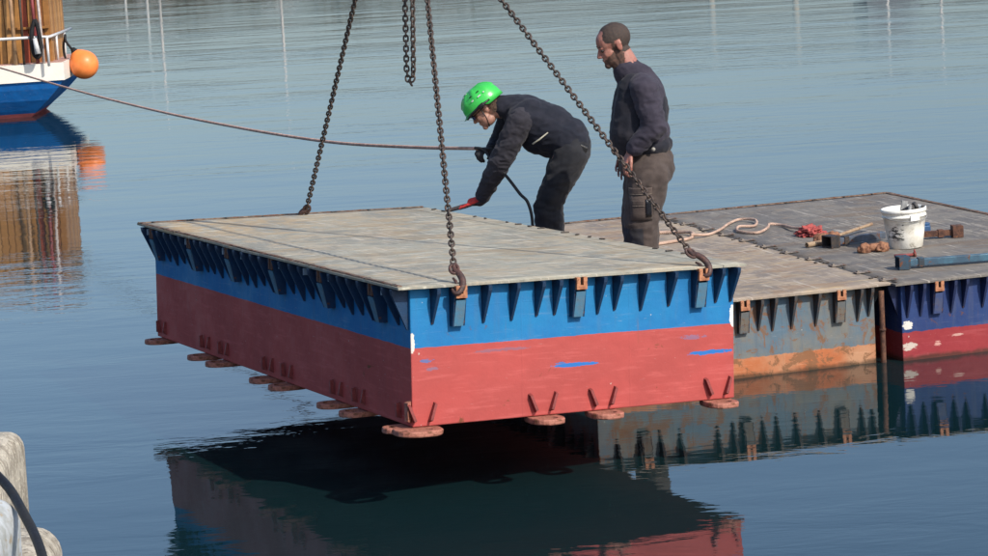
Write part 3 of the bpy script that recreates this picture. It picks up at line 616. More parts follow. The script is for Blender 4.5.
# ------------------------------------------------------------------ blue boat and buoy on the left
def boat():
    t = empty('moored_boat', (-6.12, 40.4, 0), 'blue and white wooden boat with a varnished plank deckhouse', 'boat')
    blue = paint_hull('boat_hull_blue', (.62, .16, .16), (.012, .16, .50), .055, .001, 0, (.5, .14, .14), (.012, .14, .45), streak=.1)
    cream = worn('cream_rail_paint', (.98, .94, .84), (.9, .86, .75), .5, 3); pink = worn('pale_pink_deck', (.55, .32, .28), (.5, .3, .25), .6)
    # hull sections along -x; x=0 at the stern rail. each: (x_top, x_bottom, halfbeam)
    bm = bmesh.new(); beam = 1.25; rows = []
    for k in range(15):
        u = k/14; x = -7.0*u; hb = beam*(.80+.25*math.sin(math.pi*min(.5, u*.9)))*(1 if u < .6 else max(.04, 1-((u-.6)/.4)**2))
        prof = [(.545, 0, 1.0), (.42, -.10, .97), (.25, -.27, .90), (.10, -.45, .80), (.0, -.56, .72), (-.3, -.9, .45)]
        sec = []
        for (z, dx, w) in prof:
            rake = dx*(1-u)**1.2; sheer = .25*max(0, u-.5)
            sec.append((x+rake, w*hb, z+sheer*(z > .3)))
        rows.append([bm.verts.new((a, -b, c)) for a, b, c in sec]+[bm.verts.new((a, b, c)) for a, b, c in sec[::-1]])
    for a, b in zip(rows, rows[1:]):
        for k in range(11): bm.faces.new((a[k], b[k], b[k+1], a[k+1]))
    bm.faces.new(rows[0][::-1]); bm.faces.new(rows[-1])
    link('hull', to_mesh('boat_hull', bm, blue, smooth=False), t, (0, 1.25, 0))
    bm = bmesh.new(); rr = []
    for k in range(15):
        u = k/14; x = -7.0*u; hb = 1.02*beam*(.80+.25*math.sin(math.pi*min(.5, u*.9)))*(1 if u < .6 else max(.04, 1-((u-.6)/.4)**2)); s = .25*max(0, u-.5); x += .015*(1-u)
        rr.append([bm.verts.new(p) for p in ((x, -hb, .535+s), (x, -hb, .79+s), (x, hb, .79+s), (x, hb, .535+s))])
    for a, b in zip(rr, rr[1:]):
        for k in range(4): bm.faces.new((a[k], b[k], b[(k+1) % 4], a[(k+1) % 4]))
    bm.faces.new(rr[0][::-1]); bm.faces.new(rr[-1]); link('rail_band', to_mesh('rail_band', bm, cream), t, (0, 1.25, 0))
    bm = bmesh.new(); b_box(bm, (-6.0, .30, .7905), (-.02, 2.2, .80)); link('deck', to_mesh('deck', bm, pink), t)
    # deckhouse planks
    cols = [(.50, .24, .07), (.42, .19, .055), (.56, .29, .10), (.36, .14, .05), (.46, .10, .05)]
    pms = [worn('varnished_plank', c, tuple(x*.7 for x in c), .4, 4, .002, 20, 0) for c in cols]; rnd = random.Random(5)
    bm = bmesh.new(); b_box(bm, (-3.6, .52, .776), (-.22, 2.0, 2.42)); link('deckhouse', to_mesh('deckhouse', bm, pms[3]), t)
    pm = {}
    x = -.17; i = 0
    while x > -3.6:
        w = rnd.uniform(.075, .11); mi = rnd.choice([0, 0, 1, 2, 2, 1, 3]) if not (.40 < -x < .60) else rnd.choice([4, 3])
        key = mi
        bm = bmesh.new(); b_box(bm, (-w, -.022-.01*rnd.random(), 0), (0, 0, 1.64), bev=.006); link('plank', to_mesh('plank', bm, pms[mi]), t, (x, .519, .778)); x -= w+.010; i += 1
    for k in range(13):   # planks of the end wall, seen from the quay side only in part
        mi = rnd.choice([0, 1, 2]); bm = bmesh.new(); b_box(bm, (0, 0, 0), (.022+.01*rnd.random(), .105, 1.64), bev=.006); link('plank', to_mesh('plank', bm, pms[mi]), t, (-.219, .53+k*.114, .778))
    bm = bmesh.new(); b_box(bm, (-3.75, .40, 2.422), (-.05, 2.12, 2.47), bev=.015); link('roof', to_mesh('roof', bm, cream), t)
    bm = bmesh.new(); b_box(bm, (-.60, -.05, 0), (.0, -.0, .035), bev=.004); link('batten', to_mesh('batten', bm, pms[1]), t, (-.19, .485, 1.29))
    # guard rail
    wm = worn('white_rail_paint', (.75, .75, .74), (.6, .6, .6), .35)
    bm = bmesh.new(); b_tube(bm, [(-6, .06, 1.19), (-3, .03, 1.19), (-.22, .06, 1.185), (-.15, .12, 1.18), (-.14, 2.3, 1.18)], .022, 8); link('guard_rail', to_mesh('guard_rail', bm, wm), t)
    for x in (-.17, -1.1, -2.2, -3.3): bm = bmesh.new(); b_tube(bm, [(x, .06, .757), (x, .06, 1.18)], .020, 8); link('rail_post', to_mesh('rail_post', bm, wm), t)
    for y in (.8, 1.6): bm = bmesh.new(); b_tube(bm, [(-.145, y, .757), (-.145, y, 1.18)], .018, 8); link('rail_post', to_mesh('rail_post', bm, wm), t)
    # poles stowed upright against the house
    for (x0, x1, r, c, lb) in ((-.27, -.33, .022, (.70, .60, .55), 'pale'), (-.36, -.41, .026, (.30, .06, .06), 'dark red'), (-.68, -.72, .03, (.5, .3, .16), 'brown'), (-.56, -.57, .02, (.1, .07, .05), 'dark')):
        bm = bmesh.new(); b_tube(bm, [(x0, .25, .78), (x1, .42, 2.5)], r, 8)
        tag(link('boat_pole', to_mesh('boat_pole', bm, worn('pole_paint', c, None, .5, 6)), loc=(-6.12, 40.4, 0)), lb+' pole leaning upright against the varnished plank deckhouse', 'pole', 'poles stowed against the deckhouse')
    blk = worn('black_rope', (.015, .015, .017), None, .8)
    bm = bmesh.new(); b_tube(bm, smooth_path([(-.32, .04, 1.45), (-.38, .02, 1.25), (-.37, .0, .98), (-.31, .0, .90), (-.26, .01, 1.02), (-.28, .02, 1.3), (-.32, .04, 1.45)], 5), .032, 8)
    tag(link('rope_coil', to_mesh('rope_coil', bm, blk), loc=(-6.12, 40.4, 0)), 'black rope coil hung on the white guard rail', 'rope coil')
    bm = bmesh.new(); b_tube(bm, [(-.33, -.03, 1.18), (-.30, -.03, .95)], [.03, .045], 8)
    tag(link('white_fender', to_mesh('white_fender', bm, wm), loc=(-6.12, 40.38, 0)), 'small white fitting hanging inside the black coil', 'fitting')
    # orange buoy fender
    bu = empty('buoy', (-5.90, 41.3, .70), 'round orange buoy slung from the corner of the blue boat', 'buoy')
    om = worn('orange_vinyl', (1.1, .32, .08), (1.0, .26, .06), .38, 4, .001, 30); bm = bmesh.new(); pr = []
    for k in range(25):
        a = math.pi*k/24; r = .215*math.sin(a); z = -.215*math.cos(a)
        if a > 2.3: z += (a-2.3)**1.5*.07; r = max(r, .035)
        pr.append((r if 0 < k else 0.0001, z))
    b_lathe(bm, pr, 32); link('ball', to_mesh('ball', bm, om), bu, rot=(0, R(-32), 0))
    bm = bmesh.new(); b_lathe(bm, [(.0, .30), (.03, .30), (.05, .25), (.085, .195), (.0, .19)], 16); link('neck', to_mesh('neck', bm, blk), bu, rot=(0, R(-32), 0))
    bm = bmesh.new(); b_tube(bm, smooth_path([(-.17, 0, .25), (-.25, .05, .36), (-.27, .15, .45)], 5), .02, 6); b_tube(bm, smooth_path([(-.27, .15, .45), (-.30, .1, .25), (-.27, .1, .05), (-.20, .05, -.03)], 5), .018, 6); link('lanyard', to_mesh('lanyard', bm, blk), bu)
    return t
boat()

# ------------------------------------------------------------------ quay edge at the lower left
def quay():
    m = NT('lichen_concrete'); v = m.pos(); n = m.noise(v, 9, 9, .75, .4); st = m.noise(m.scale(v, (30, 30, 4)), 2, 6, .7)
    c = m.mix(m.ramp(n, .35, .65), (.52, .47, .38), (.30, .26, .20)); c = m.mix(m.ramp(st, .55, .72, 0, .8), c, (.12, .095, .07)); c = m.mix(m.ramp(m.noise(v, 60, 4, .7), .6, .7, 0, .7), c, (.68, .62, .48))
    m.bump(m.math('ADD', n, m.math('MULTIPLY', m.noise(v, 80, 5, .7), .3)), .9, .012); mt = m.done(c, .9, 0)
    def block(name, lo, hi, bev, lab, rz=0, mat=mt, piv=None):
        bm = bmesh.new(); ctr = Vector(((lo[0]+hi[0])/2, (lo[1]+hi[1])/2, lo[2]))
        b_box(bm, Vector(lo)-ctr, Vector(hi)-ctr, bev=0)
        bmesh.ops.bevel(bm, geom=bm.edges[:], offset=bev, segments=5, affect='EDGES', profile=.5)
        bmesh.ops.subdivide_edges(bm, edges=[e for e in bm.edges if e.calc_length() > .08], cuts=3, use_grid_fill=True)
        for v_ in bm.verts: v_.co += Vector((noise.noise(v_.co*7), noise.noise(v_.co*7+Vector((5, 0, 0))), noise.noise(v_.co*9)))*.008
        tag(link(name, to_mesh(name, bm, mat, smooth=True), loc=ctr, rot=(0, 0, rz)), lab, 'quay block')
    block('quay_block', (-2.6, 8.2, .1), (-1.53, 8.75, 1.50), .055, 'weathered beige stone block, taller one, at the lower left edge')
    block('quay_block', (-2.3, 6.6, .1), (-1.225, 7.5, 1.47), .07, 'lower weathered beige stone block with rounded edge in the bottom left corner')
    white = worn('faded_white_paint', (.62, .66, .68), (.42, .44, .42), .7, 14, .004, 50, .2, (.45, .38, .28), 'pos')
    block('quay_edge_pipe', (-1.9, 6.0, 1.0), (-1.235, 6.93, 1.69), .08, 'faded white painted fender with worn surface below the black hose', mat=white)
    bm = bmesh.new(); b_tube(bm, smooth_path([Vector(p) for p in ((-1.75, 7.5, 1.75), (-1.45, 7.15, 1.785), (-1.301, 7.0, 1.705), (-1.215, 6.8, 1.66), (-1.12, 6.5, 1.60), (-1.03, 6.1, 1.45), (-.99, 5.9, 1.2))], 8), .0125, 12)
    tag(link('black_hose', to_mesh('black_hose', bm, M_ropeblack)), 'black rubber hose slung over the stone blocks at the lower left', 'hose')
    # quay wall body below and behind the camera
    qm = worn('quay_concrete', (.35, .32, .26), (.25, .23, .19), .9, 2, .01, 20, coord='pos'); bm = bmesh.new(); b_box(bm, (-30, -8, -2), (-2.3, 8.0, 1.45)); b_box(bm, (-2.3, -8, -2), (30, 2.2, 1.449))
    tag(link('quay', to_mesh('quay', bm, qm)), kind='structure')
quay()

# ------------------------------------------------------------------ ropes of the bending man
rope('mooring_rope', [(-7.6, 40.25, .98), (-6.323, 36.516, 1.008), (-5.125, 32.931, 1.008), (-4.14, 29.986, 1.019), (-3.021, 26.651, 1.056), (-2.122, 23.983, 1.110), (-1.482, 22.087, 1.165), (-1.019, 20.723, 1.222), (-.458, 19.25, 1.307), (-.13, 18.4, 1.365), (-.055, 18.22, 1.378)], .0120, M_ropedark, 'long brown rope sagging from the blue boat to the bending man', 10, 7)
rope('rope_tail', [(-.075, 18.24, 1.380), (-.02, 18.18, 1.372), (.021, 18.13, 1.324), (.13, 17.98, 1.195), (.20, 17.89, 1.10), (.249, 17.84, 1.041), (.27, 17.83, .9), (.24, 17.83, .62), (.30, 17.85, .515), (.45, 17.8, .512)], .0105, M_ropeblack, 'black tail of rope hanging from the gloved hand to the deck')

# ------------------------------------------------------------------ people
def p_cap(p0, r0, p1, r1, sc=None): return ('cap', Vector(p0), r0, Vector(p1), r1)
def p_ell(c, r, rot=None): return ('ell', Vector(c), Vector(r), rot)
def build_blob(prims, voxel, smooth_it=2, X=None):
    bm = bmesh.new()
    for p in prims:
        if p[0] == 'ell':
            r = bmesh.ops.create_uvsphere(bm, u_segments=20, v_segments=14, radius=1)
            Rm = p[3].to_matrix() if p[3] is not None and not isinstance(p[3], Matrix) else (p[3] or Matrix.Identity(3))
            for v in r['verts']: v.co = Rm @ Vector((v.co.x*p[2].x, v.co.y*p[2].y, v.co.z*p[2].z))+p[1]
        else:
            _, a, ra, b, rb = p; d = b-a; L = d.length; t = d.normalized() if L > 1e-6 else Vector((0, 0, 1)); u = t.orthogonal().normalized(); w = t.cross(u)
            rings = []; seg = 14
            for k in range(6): th = math.pi/2*(1-k/5); rings.append((a-t*ra*math.sin(th), max(ra*math.cos(th), ra*.02)))
            for k in range(6): th = math.pi/2*k/5; rings.append((b+t*rb*math.sin(th), max(rb*math.cos(th), rb*.02)))
            R_ = [[bm.verts.new(c+(u*math.cos(2*math.pi*k/seg)+w*math.sin(2*math.pi*k/seg))*rr) for k in range(seg)] for c, rr in rings]
            for A, B in zip(R_, R_[1:]):
                for k in range(seg): bm.faces.new((A[k], A[(k+1) % seg], B[(k+1) % seg], B[k]))
            bm.faces.new(R_[0][::-1]); bm.faces.new(R_[-1])
    if X is not None:
        for v in bm.verts: v.co = X @ v.co
    bmesh.ops.recalc_face_normals(bm, faces=bm.faces)
    me = bpy.data.meshes.new('tmp'); bm.to_mesh(me); bm.free(); ob = bpy.data.objects.new('tmp', me); COL.objects.link(ob)
    md = ob.modifiers.new('r', 'REMESH'); md.mode = 'VOXEL'; md.voxel_size = voxel
    if smooth_it: sm = ob.modifiers.new('s', 'SMOOTH'); sm.factor = .5; sm.iterations = smooth_it
    dg = bpy.context.evaluated_depsgraph_get(); out = bpy.data.meshes.new_from_object(ob.evaluated_get(dg))
    bpy.data.objects.remove(ob); bpy.data.meshes.remove(me)
    for p in out.polygons: p.use_smooth = True
    return out
def fold(me, amp, sc, seed=0, centers=()):
    co = [v.co.copy() for v in me.vertices]; no = [v.normal.copy() for v in me.vertices]
    for i, v in enumerate(me.vertices):
        p = co[i]; w = 1.0
        for c, r, k in centers: w += k*math.exp(-((p-Vector(c)).length/r)**2)
        q = Vector((p.x*1.0, p.y*1.0, p.z*1.7))*sc+Vector((seed, seed*2, 0))
        n = noise.noise(q*.8)*.6+(.5-abs(noise.noise(q*1.3)))*.75+noise.noise(q*4.3)*.05
        v.co = p+no[i]*(amp*w*n)
    me.update()
def shift(me, loc):
    me.transform(Matrix.Translation(-Vector(loc))); return me
def extract(me, pred, off, name, mat, rough=0):
    bm = bmesh.new(); bm.from_mesh(me); bm.normal_update()
    kill = [f for f in bm.faces if not pred(f.calc_center_median())]; bmesh.ops.delete(bm, geom=kill, context='FACES')
    for v in bm.verts: v.co += v.normal*(off+rough*noise.noise(v.co*70))
    r = bmesh.new(); r.free()
    n = bpy.data.meshes.new(name); bm.to_mesh(n); bm.free(); n.materials.append(mat)
    for p in n.polygons: p.use_smooth = True
    return n
def head_prims():
    return [p_ell((.014, 0, .036), (.098, .077, .086)), p_ell((-.035, 0, .032), (.06, .062, .068)), p_ell((-.043, 0, -.03), (.050, .056, .075)), p_ell((-.030, 0, -.075), (.058, .052, .040)),
            p_ell((-.080, 0, -.098), (.020, .024, .019)), p_cap((-.090, 0, .008), .0095, (-.112, 0, -.030), .0125), p_ell((-.101, .013, -.036), (.011, .009, .008)), p_ell((-.101, -.013, -.036), (.011, .009, .008)),
            p_cap((-.084, -.034, .015), .0105, (-.084, .034, .015), .0105), p_ell((-.062, -.034, -.030), (.024, .018, .026)), p_ell((-.062, .034, -.030), (.024, .018, .026)),
            p_cap((-.092, -.017, -.060), .007, (-.092, .017, -.060), .007), p_cap((-.089, -.015, -.071), .0075, (-.089, .015, -.071), .0075),
            p_ell((.012, -.078, -.010), (.017, .008, .029)), p_ell((.012, .078, -.010), (.017, .008, .029)), p_ell((.020, -.082, .004), (.012, .006, .012)), p_ell((.020, .082, .004), (.012, .006, .012))]
def hand_prims(w, F, N, side, curl=(.2, .3, .2), s=1.0, thumb=.5, spread=.05, r=.0088):
    """w wrist, F finger direction, N direction the palm faces, side: +1 puts the thumb along F x N"""
    F = Vector(F).normalized(); N = Vector(N); N = (N-F*F.dot(N)).normalized(); S = F.cross(N)*side; w = Vector(w); P = []
    L = [.046, .050, .046, .037]; kb = [.092, .096, .092, .084]
    for i in range(4):
        o = (1.5-i)*.0215*s; base = w+F*kb[i]*s+S*o; P.append(p_cap(w+F*.012*s+S*o*.55, .0155*s, base, .0118*s))
        d = (F+S*(1.5-i)*spread).normalized(); p = base; ang = 0
        for j, (l, cu) in enumerate(zip((L[i], L[i]*.62, L[i]*.5), curl)):
            ang += cu*(1+.08*i); dd = (d*math.cos(ang)+N*math.sin(ang)).normalized(); q = p+dd*l*s; P.append(p_cap(p, (r-.0007*j)*s, q, (r-.0007*(j+1))*s)); p = q
    p = w+F*.025*s+S*.026*s; d1 = (F*.72+S*.62+N*.3*thumb).normalized(); q = p+d1*.042*s; P.append(p_cap(p, .0145*s, q, .0110*s))
    d2 = (F*.9+S*.25+N*.5*thumb).normalized(); q2 = q+d2*.030*s; P.append(p_cap(q, .0110*s, q2, .0098*s)); P.append(p_cap(q2, .0098*s, q2+(F*.9+N*.7*thumb).normalized()*.024*s, .0082*s))
    return P
def cloth(name, c1, c2, rough=.85, weave=.0006):
    m = NT(name); v = m.pos(); n = m.noise(v, 9, 6, .65); c = m.mix(m.ramp(n, .3, .7), c1, c2); c = m.mix(m.ramp(m.noise(v, 45, 5, .7), .62, .78, 0, .10), c, tuple(min(1, x*1.9+.01) for x in c1))
    m.bump(m.math('ADD', m.noise(v, 260, 2, .5), m.math('MULTIPLY', m.noise(v, 30, 4, .6), 3)), .6, weave); return m.done(c, rough, 0, Sheen_Weight=.08, Specular_IOR_Level=.2)
def skin_mat(name, c1, c2):
    m = NT(name); v = m.pos(); c = m.mix(m.ramp(m.noise(v, 16, 5, .6), .35, .65), c1, c2); m.bump(m.noise(v, 120, 4, .6), .3, .001)
    return m.done(c, .52, 0, Subsurface_Weight=.12, Subsurface_Scale=.01)
HAIR_D = worn('dark_short_hair', (.045, .032, .027), (.075, .052, .042), .8, 90, .002, 300, coord='pos')
SKIN_A = skin_mat('ruddy_skin', (.34, .155, .115), (.29, .115, .085)); SKIN_B = skin_mat('fair_skin', (.36, .19, .14), (.30, .145, .105))
M_eye = worn('eye_dark', (.05, .035, .03), None, .2)

def rotY(a): return Matrix.Rotation(a, 4, 'Y')
# --- standing man
def standing_man():
    base = Vector((.93, 17.1, .503)); t = empty('person', base, 'bearded balding man standing in dark work clothes, looking down to the left', 'person')
    HX = Matrix.Translation((.822, 17.1, 2.080)) @ Matrix.Rotation(R(10), 4, 'Z') @ rotY(R(-21)) @ Matrix.Scale(1.05, 4)
    xf = lambda pr, X: [(p[0], X @ p[1], p[2]*1.03, X.to_3x3()) if p[0] == 'ell' else (p[0], X @ p[1], p[2], X @ p[3], p[4]) for p in pr]
    B = xf(head_prims(), HX)
    B += [p_cap((.955, 17.1, 1.82), .085, (.86, 17.1, 2.03), .066), p_cap((.935, 17.1, 1.86), .085, (.85, 17.1, 1.98), .06), p_ell((.965, 17.1, 1.68), (.14, .18, .18)), p_ell((.945, 17.1, 1.52), (.165, .17, .16)), p_ell((.98, 17.1, 1.34), (.15, .17, .13))]
    wr = Vector((.885, 16.905, 1.435))
    B += [p_cap((.985, 16.94, 1.79), .06, (1.035, 16.87, 1.58), .05), p_cap((1.035, 16.87, 1.58), .048, wr, .031), p_cap((.97, 17.27, 1.79), .06, (1.0, 17.36, 1.55), .05), p_cap((1.0, 17.36, 1.55), .048, (.88, 17.30, 1.40), .03)]
    B += hand_prims(wr, (-.52, .02, -.85), (.75, .3, -.45), 1, (.55, .7, .5), 1.0, .8, .02); B += hand_prims((.88, 17.30, 1.40), (-.4, 0, -.92), (.2, -.9, -.1), -1, (.3, .4, .3))
    for y in (16.99, 17.21): B += [p_cap((.985, y, 1.28), .1, (.925, y-.005, .97), .065), p_cap((.925, y, .97), .065, (.92, y, .62), .045), p_cap((.93, y, .60), .05, (.80, y, .545), .035)]
    me = build_blob(B, .0048, 1); hi = HX.inverted()
    hairp = lambda c: (lambda q: q.length < .16 and ((q.x+.014*noise.noise(c*60) > .020 and q.z > -.055+.55*max(0, .03-q.x)) or (q.x+.016*noise.noise(c*50) > -.062+.45*max(0, q.z-.05) and q.z > .018+.35*max(0, -q.x))) and not (abs(q.y) > .076 and q.z < .03))(hi @ c)
    beardp = lambda c: (lambda q, w: q.length < .16 and abs(q.y) < .074 and q.z > -.13 and ((q.z < -.042+.45*(q.x+.05)+w and -.2 < q.x < .018+w and q.z < .0) or (-.026+w < q.x < -.002 and -.04 < q.z < .03 and abs(q.y) > .045)) and not (q.x < -.098 and q.z > -.055) and not (q.x < -.088 and abs(q.y) < .018 and -.076 < q.z < -.056))(hi @ c, .010*noise.noise(c*70))
    link('hair', shift(extract(me, hairp, .0018, 'hair', HAIR_D, .0015), base), t); beard = worn('stubble_beard', (.085, .052, .040), (.15, .082, .060), .9, 60, .001, 300, coord='pos')
    link('beard', shift(extract(me, beardp, .0012, 'beard', beard, .001), base), t)
    me.materials.append(SKIN_A); shift(me, base); body = link('body', me, t)
    for s in (-1, 1):
        bm = bmesh.new(); bmesh.ops.create_uvsphere(bm, u_segments=12, v_segments=8, radius=.0115); link('eye', to_mesh('eye', bm, M_eye, smooth=True), t, (HX @ Vector((-.083, s*.031, -.001)))-base)
        bm = bmesh.new(); b_tube(bm, [HX @ Vector((-.093, s*.018, .022))-base, HX @ Vector((-.092, s*.032, .028))-base, HX @ Vector((-.080, s*.046, .022))-base], [.003, .004, .002], 6); link('eyebrow', to_mesh('eyebrow', bm, HAIR_D), t)
    jc = cloth('plum_grey_jacket', (.040, .035, .050), (.028, .025, .037)); vc = cloth('dark_vest', (.013, .014, .021), (.022, .021, .027)); tc = cloth('brown_grey_trousers', (.072, .055, .048), (.050, .038, .034)); tk = cloth('dark_knee_panel', (.022, .024, .034), (.03, .028, .03))
    J = [p_ell((.975, 17.1, 1.72), (.150, .205, .20)), p_ell((.975, 17.1, 1.53), (.165, .195, .17)), p_cap((.98, 16.97, 1.815), .088, (.98, 17.23, 1.815), .088), p_cap((.960, 17.1, 1.85), .110, (.895, 17.1, 1.925), .083), p_cap((.925, 17.1, 1.80), .09, (.885, 17.1, 1.885), .072),
         p_cap((.985, 16.93, 1.80), .088, (1.035, 16.87, 1.58), .074), p_cap((1.035, 16.87, 1.58), .073, (.905, 16.895, 1.455), .050), p_cap((.975, 17.27, 1.785), .086, (1.0, 17.36, 1.56), .07), p_cap((1.0, 17.36, 1.56), .07, (.9, 17.31, 1.43), .048)]
    j = build_blob(J, .008, 3); fold(j, .011, 13, 1, [((1.03, 16.87, 1.58), .12, 1.2), ((.93, 16.9, 1.47), .07, .8)]); j.materials.append(jc); link('jacket', shift(j, base), t)
    V = [p_cap((.945, 17.04, 1.78), .125, (.915, 17.04, 1.53), .150), p_cap((.945, 17.16, 1.78), .125, (.915, 17.16, 1.53), .150), p_ell((.935, 17.1, 1.45), (.160, .18, .10)), p_cap((.92, 17.02, 1.85), .055, (.92, 17.18, 1.85), .055), p_ell((.99, 17.1, 1.45), (.165, .195, .085)), p_ell((1.0, 17.1, 1.66), (.14, .19, .18))]
    w_ = build_blob(V, .008, 3); fold(w_, .010, 10, 5); w_.materials.append(vc); link('vest', shift(w_, base), t)
    T = [p_ell((.985, 17.1, 1.34), (.172, .195, .14)), p_ell((1.02, 17.1, 1.30), (.14, .17, .12))]
    for y in (16.985, 17.20): T += [p_cap((.985, y, 1.27), .135, (.925, y, .98), .108), p_cap((.925, y, .98), .106, (.925, y, .64), .098)]
    T += [p_cap((.93, 16.985, 1.0), .108, (.925, 16.985, .80), .104)]
    tr = build_blob(T, .009, 3); fold(tr, .012, 11, 9, [((.92, 17.0, .95), .12, .8), ((.93, 17.0, .68), .12, 1.0)]); tr.materials.append(tc); tr.materials.append(tk)
    for p in tr.polygons:
        c = p.center
        if .72 < c.z < .955 and c.x < .935: p.material_index = 1
    link('trousers', shift(tr, base), t)
    def leg_patch(name, x0, x1, z0, z1, mat, thick, y=16.985, flap=0):
        bm = bmesh.new(); n = 7; rows = []
        for jz in range(5):
            z = z0+(z1-z0)*jz/4; k = (z-.98)/(1.27-.98); cx = .925+.06*max(0, k); r = .108+.027*max(0, k)
            rows.append([Vector((x0+(x1-x0)*i/n, 0, z)) for i in range(n+1)])
            for q in rows[-1]:
                dx = max(-.97, min(.97, (q.x-cx)/r)); q.y = y-r*math.sqrt(1-dx*dx)-thick-.006
        a = [[bm.verts.new(q) for q in r_] for r_ in rows]; b = [[bm.verts.new(q+Vector((0, .03, 0))) for q in r_] for r_ in rows]
        for G_ in (a, b):
            for r1, r2_ in zip(G_, G_[1:]):
                for i in range(n): bm.faces.new((r1[i], r1[i+1], r2_[i+1], r2_[i]))
        def rim(l1, l2):
            for i in range(len(l1)-1): bm.faces.new((l1[i], l1[i+1], l2[i+1], l2[i]))
        rim(a[0], b[0]); rim(a[-1], b[-1]); rim([r_[0] for r_ in a], [r_[0] for r_ in b]); rim([r_[-1] for r_ in a], [r_[-1] for r_ in b])
        bmesh.ops.translate(bm, verts=bm.verts, vec=-base); link(name, to_mesh(name, bm, mat, smooth=True), t)
    lc = cloth('pocket_cloth', (.088, .066, .056), (.062, .046, .040)); dkp = worn('black_phone', (.012, .013, .018), None, .35)
    leg_patch('cargo_pocket', .860, .995, 1.01, 1.17, lc, .007); leg_patch('pocket_flap', .857, .998, 1.17, 1.21, lc, .011); leg_patch('pocket_flap', .868, .95, 1.10, 1.135, lc, .011); leg_patch('phone_pocket', .955, .990, 1.03, 1.14, dkp, .013)
    st = cloth('pale_stitching', (.20, .16, .13), (.16, .13, .11))
    for nm, z, a, b in (('seam', 1.172, .860, .995), ('seam', 1.100, .87, .948)): leg_patch(nm, a, b, z-.002, z+.002, st, .0125)
    bt = worn('black_boot_leather', (.02, .018, .017), (.035, .03, .028), .5)
    for y in (16.985, 17.2):
        b = build_blob([p_cap((.945, y, .55), .062, (.78, y, .538), .046), p_cap((.95, y, .56), .065, (.945, y, .70), .07), p_ell((.79, y, .535), (.07, .05, .033))], .009, 1); 
        for v in b.vertices: v.co.z = max(v.co.z, .503)
        b.materials.append(bt); link('boot', shift(b, base), t)
    bm = bmesh.new(); b_lathe(bm, [(.0, .0), (.013, 0), (.012, .008), (0, .01)], 12); link('side_button', to_mesh('button', bm, worn('steel_button', (.4, .38, .34))), t, Vector((1.02, 16.893, 1.44))-base, (R(90), 0, 0))
standing_man()

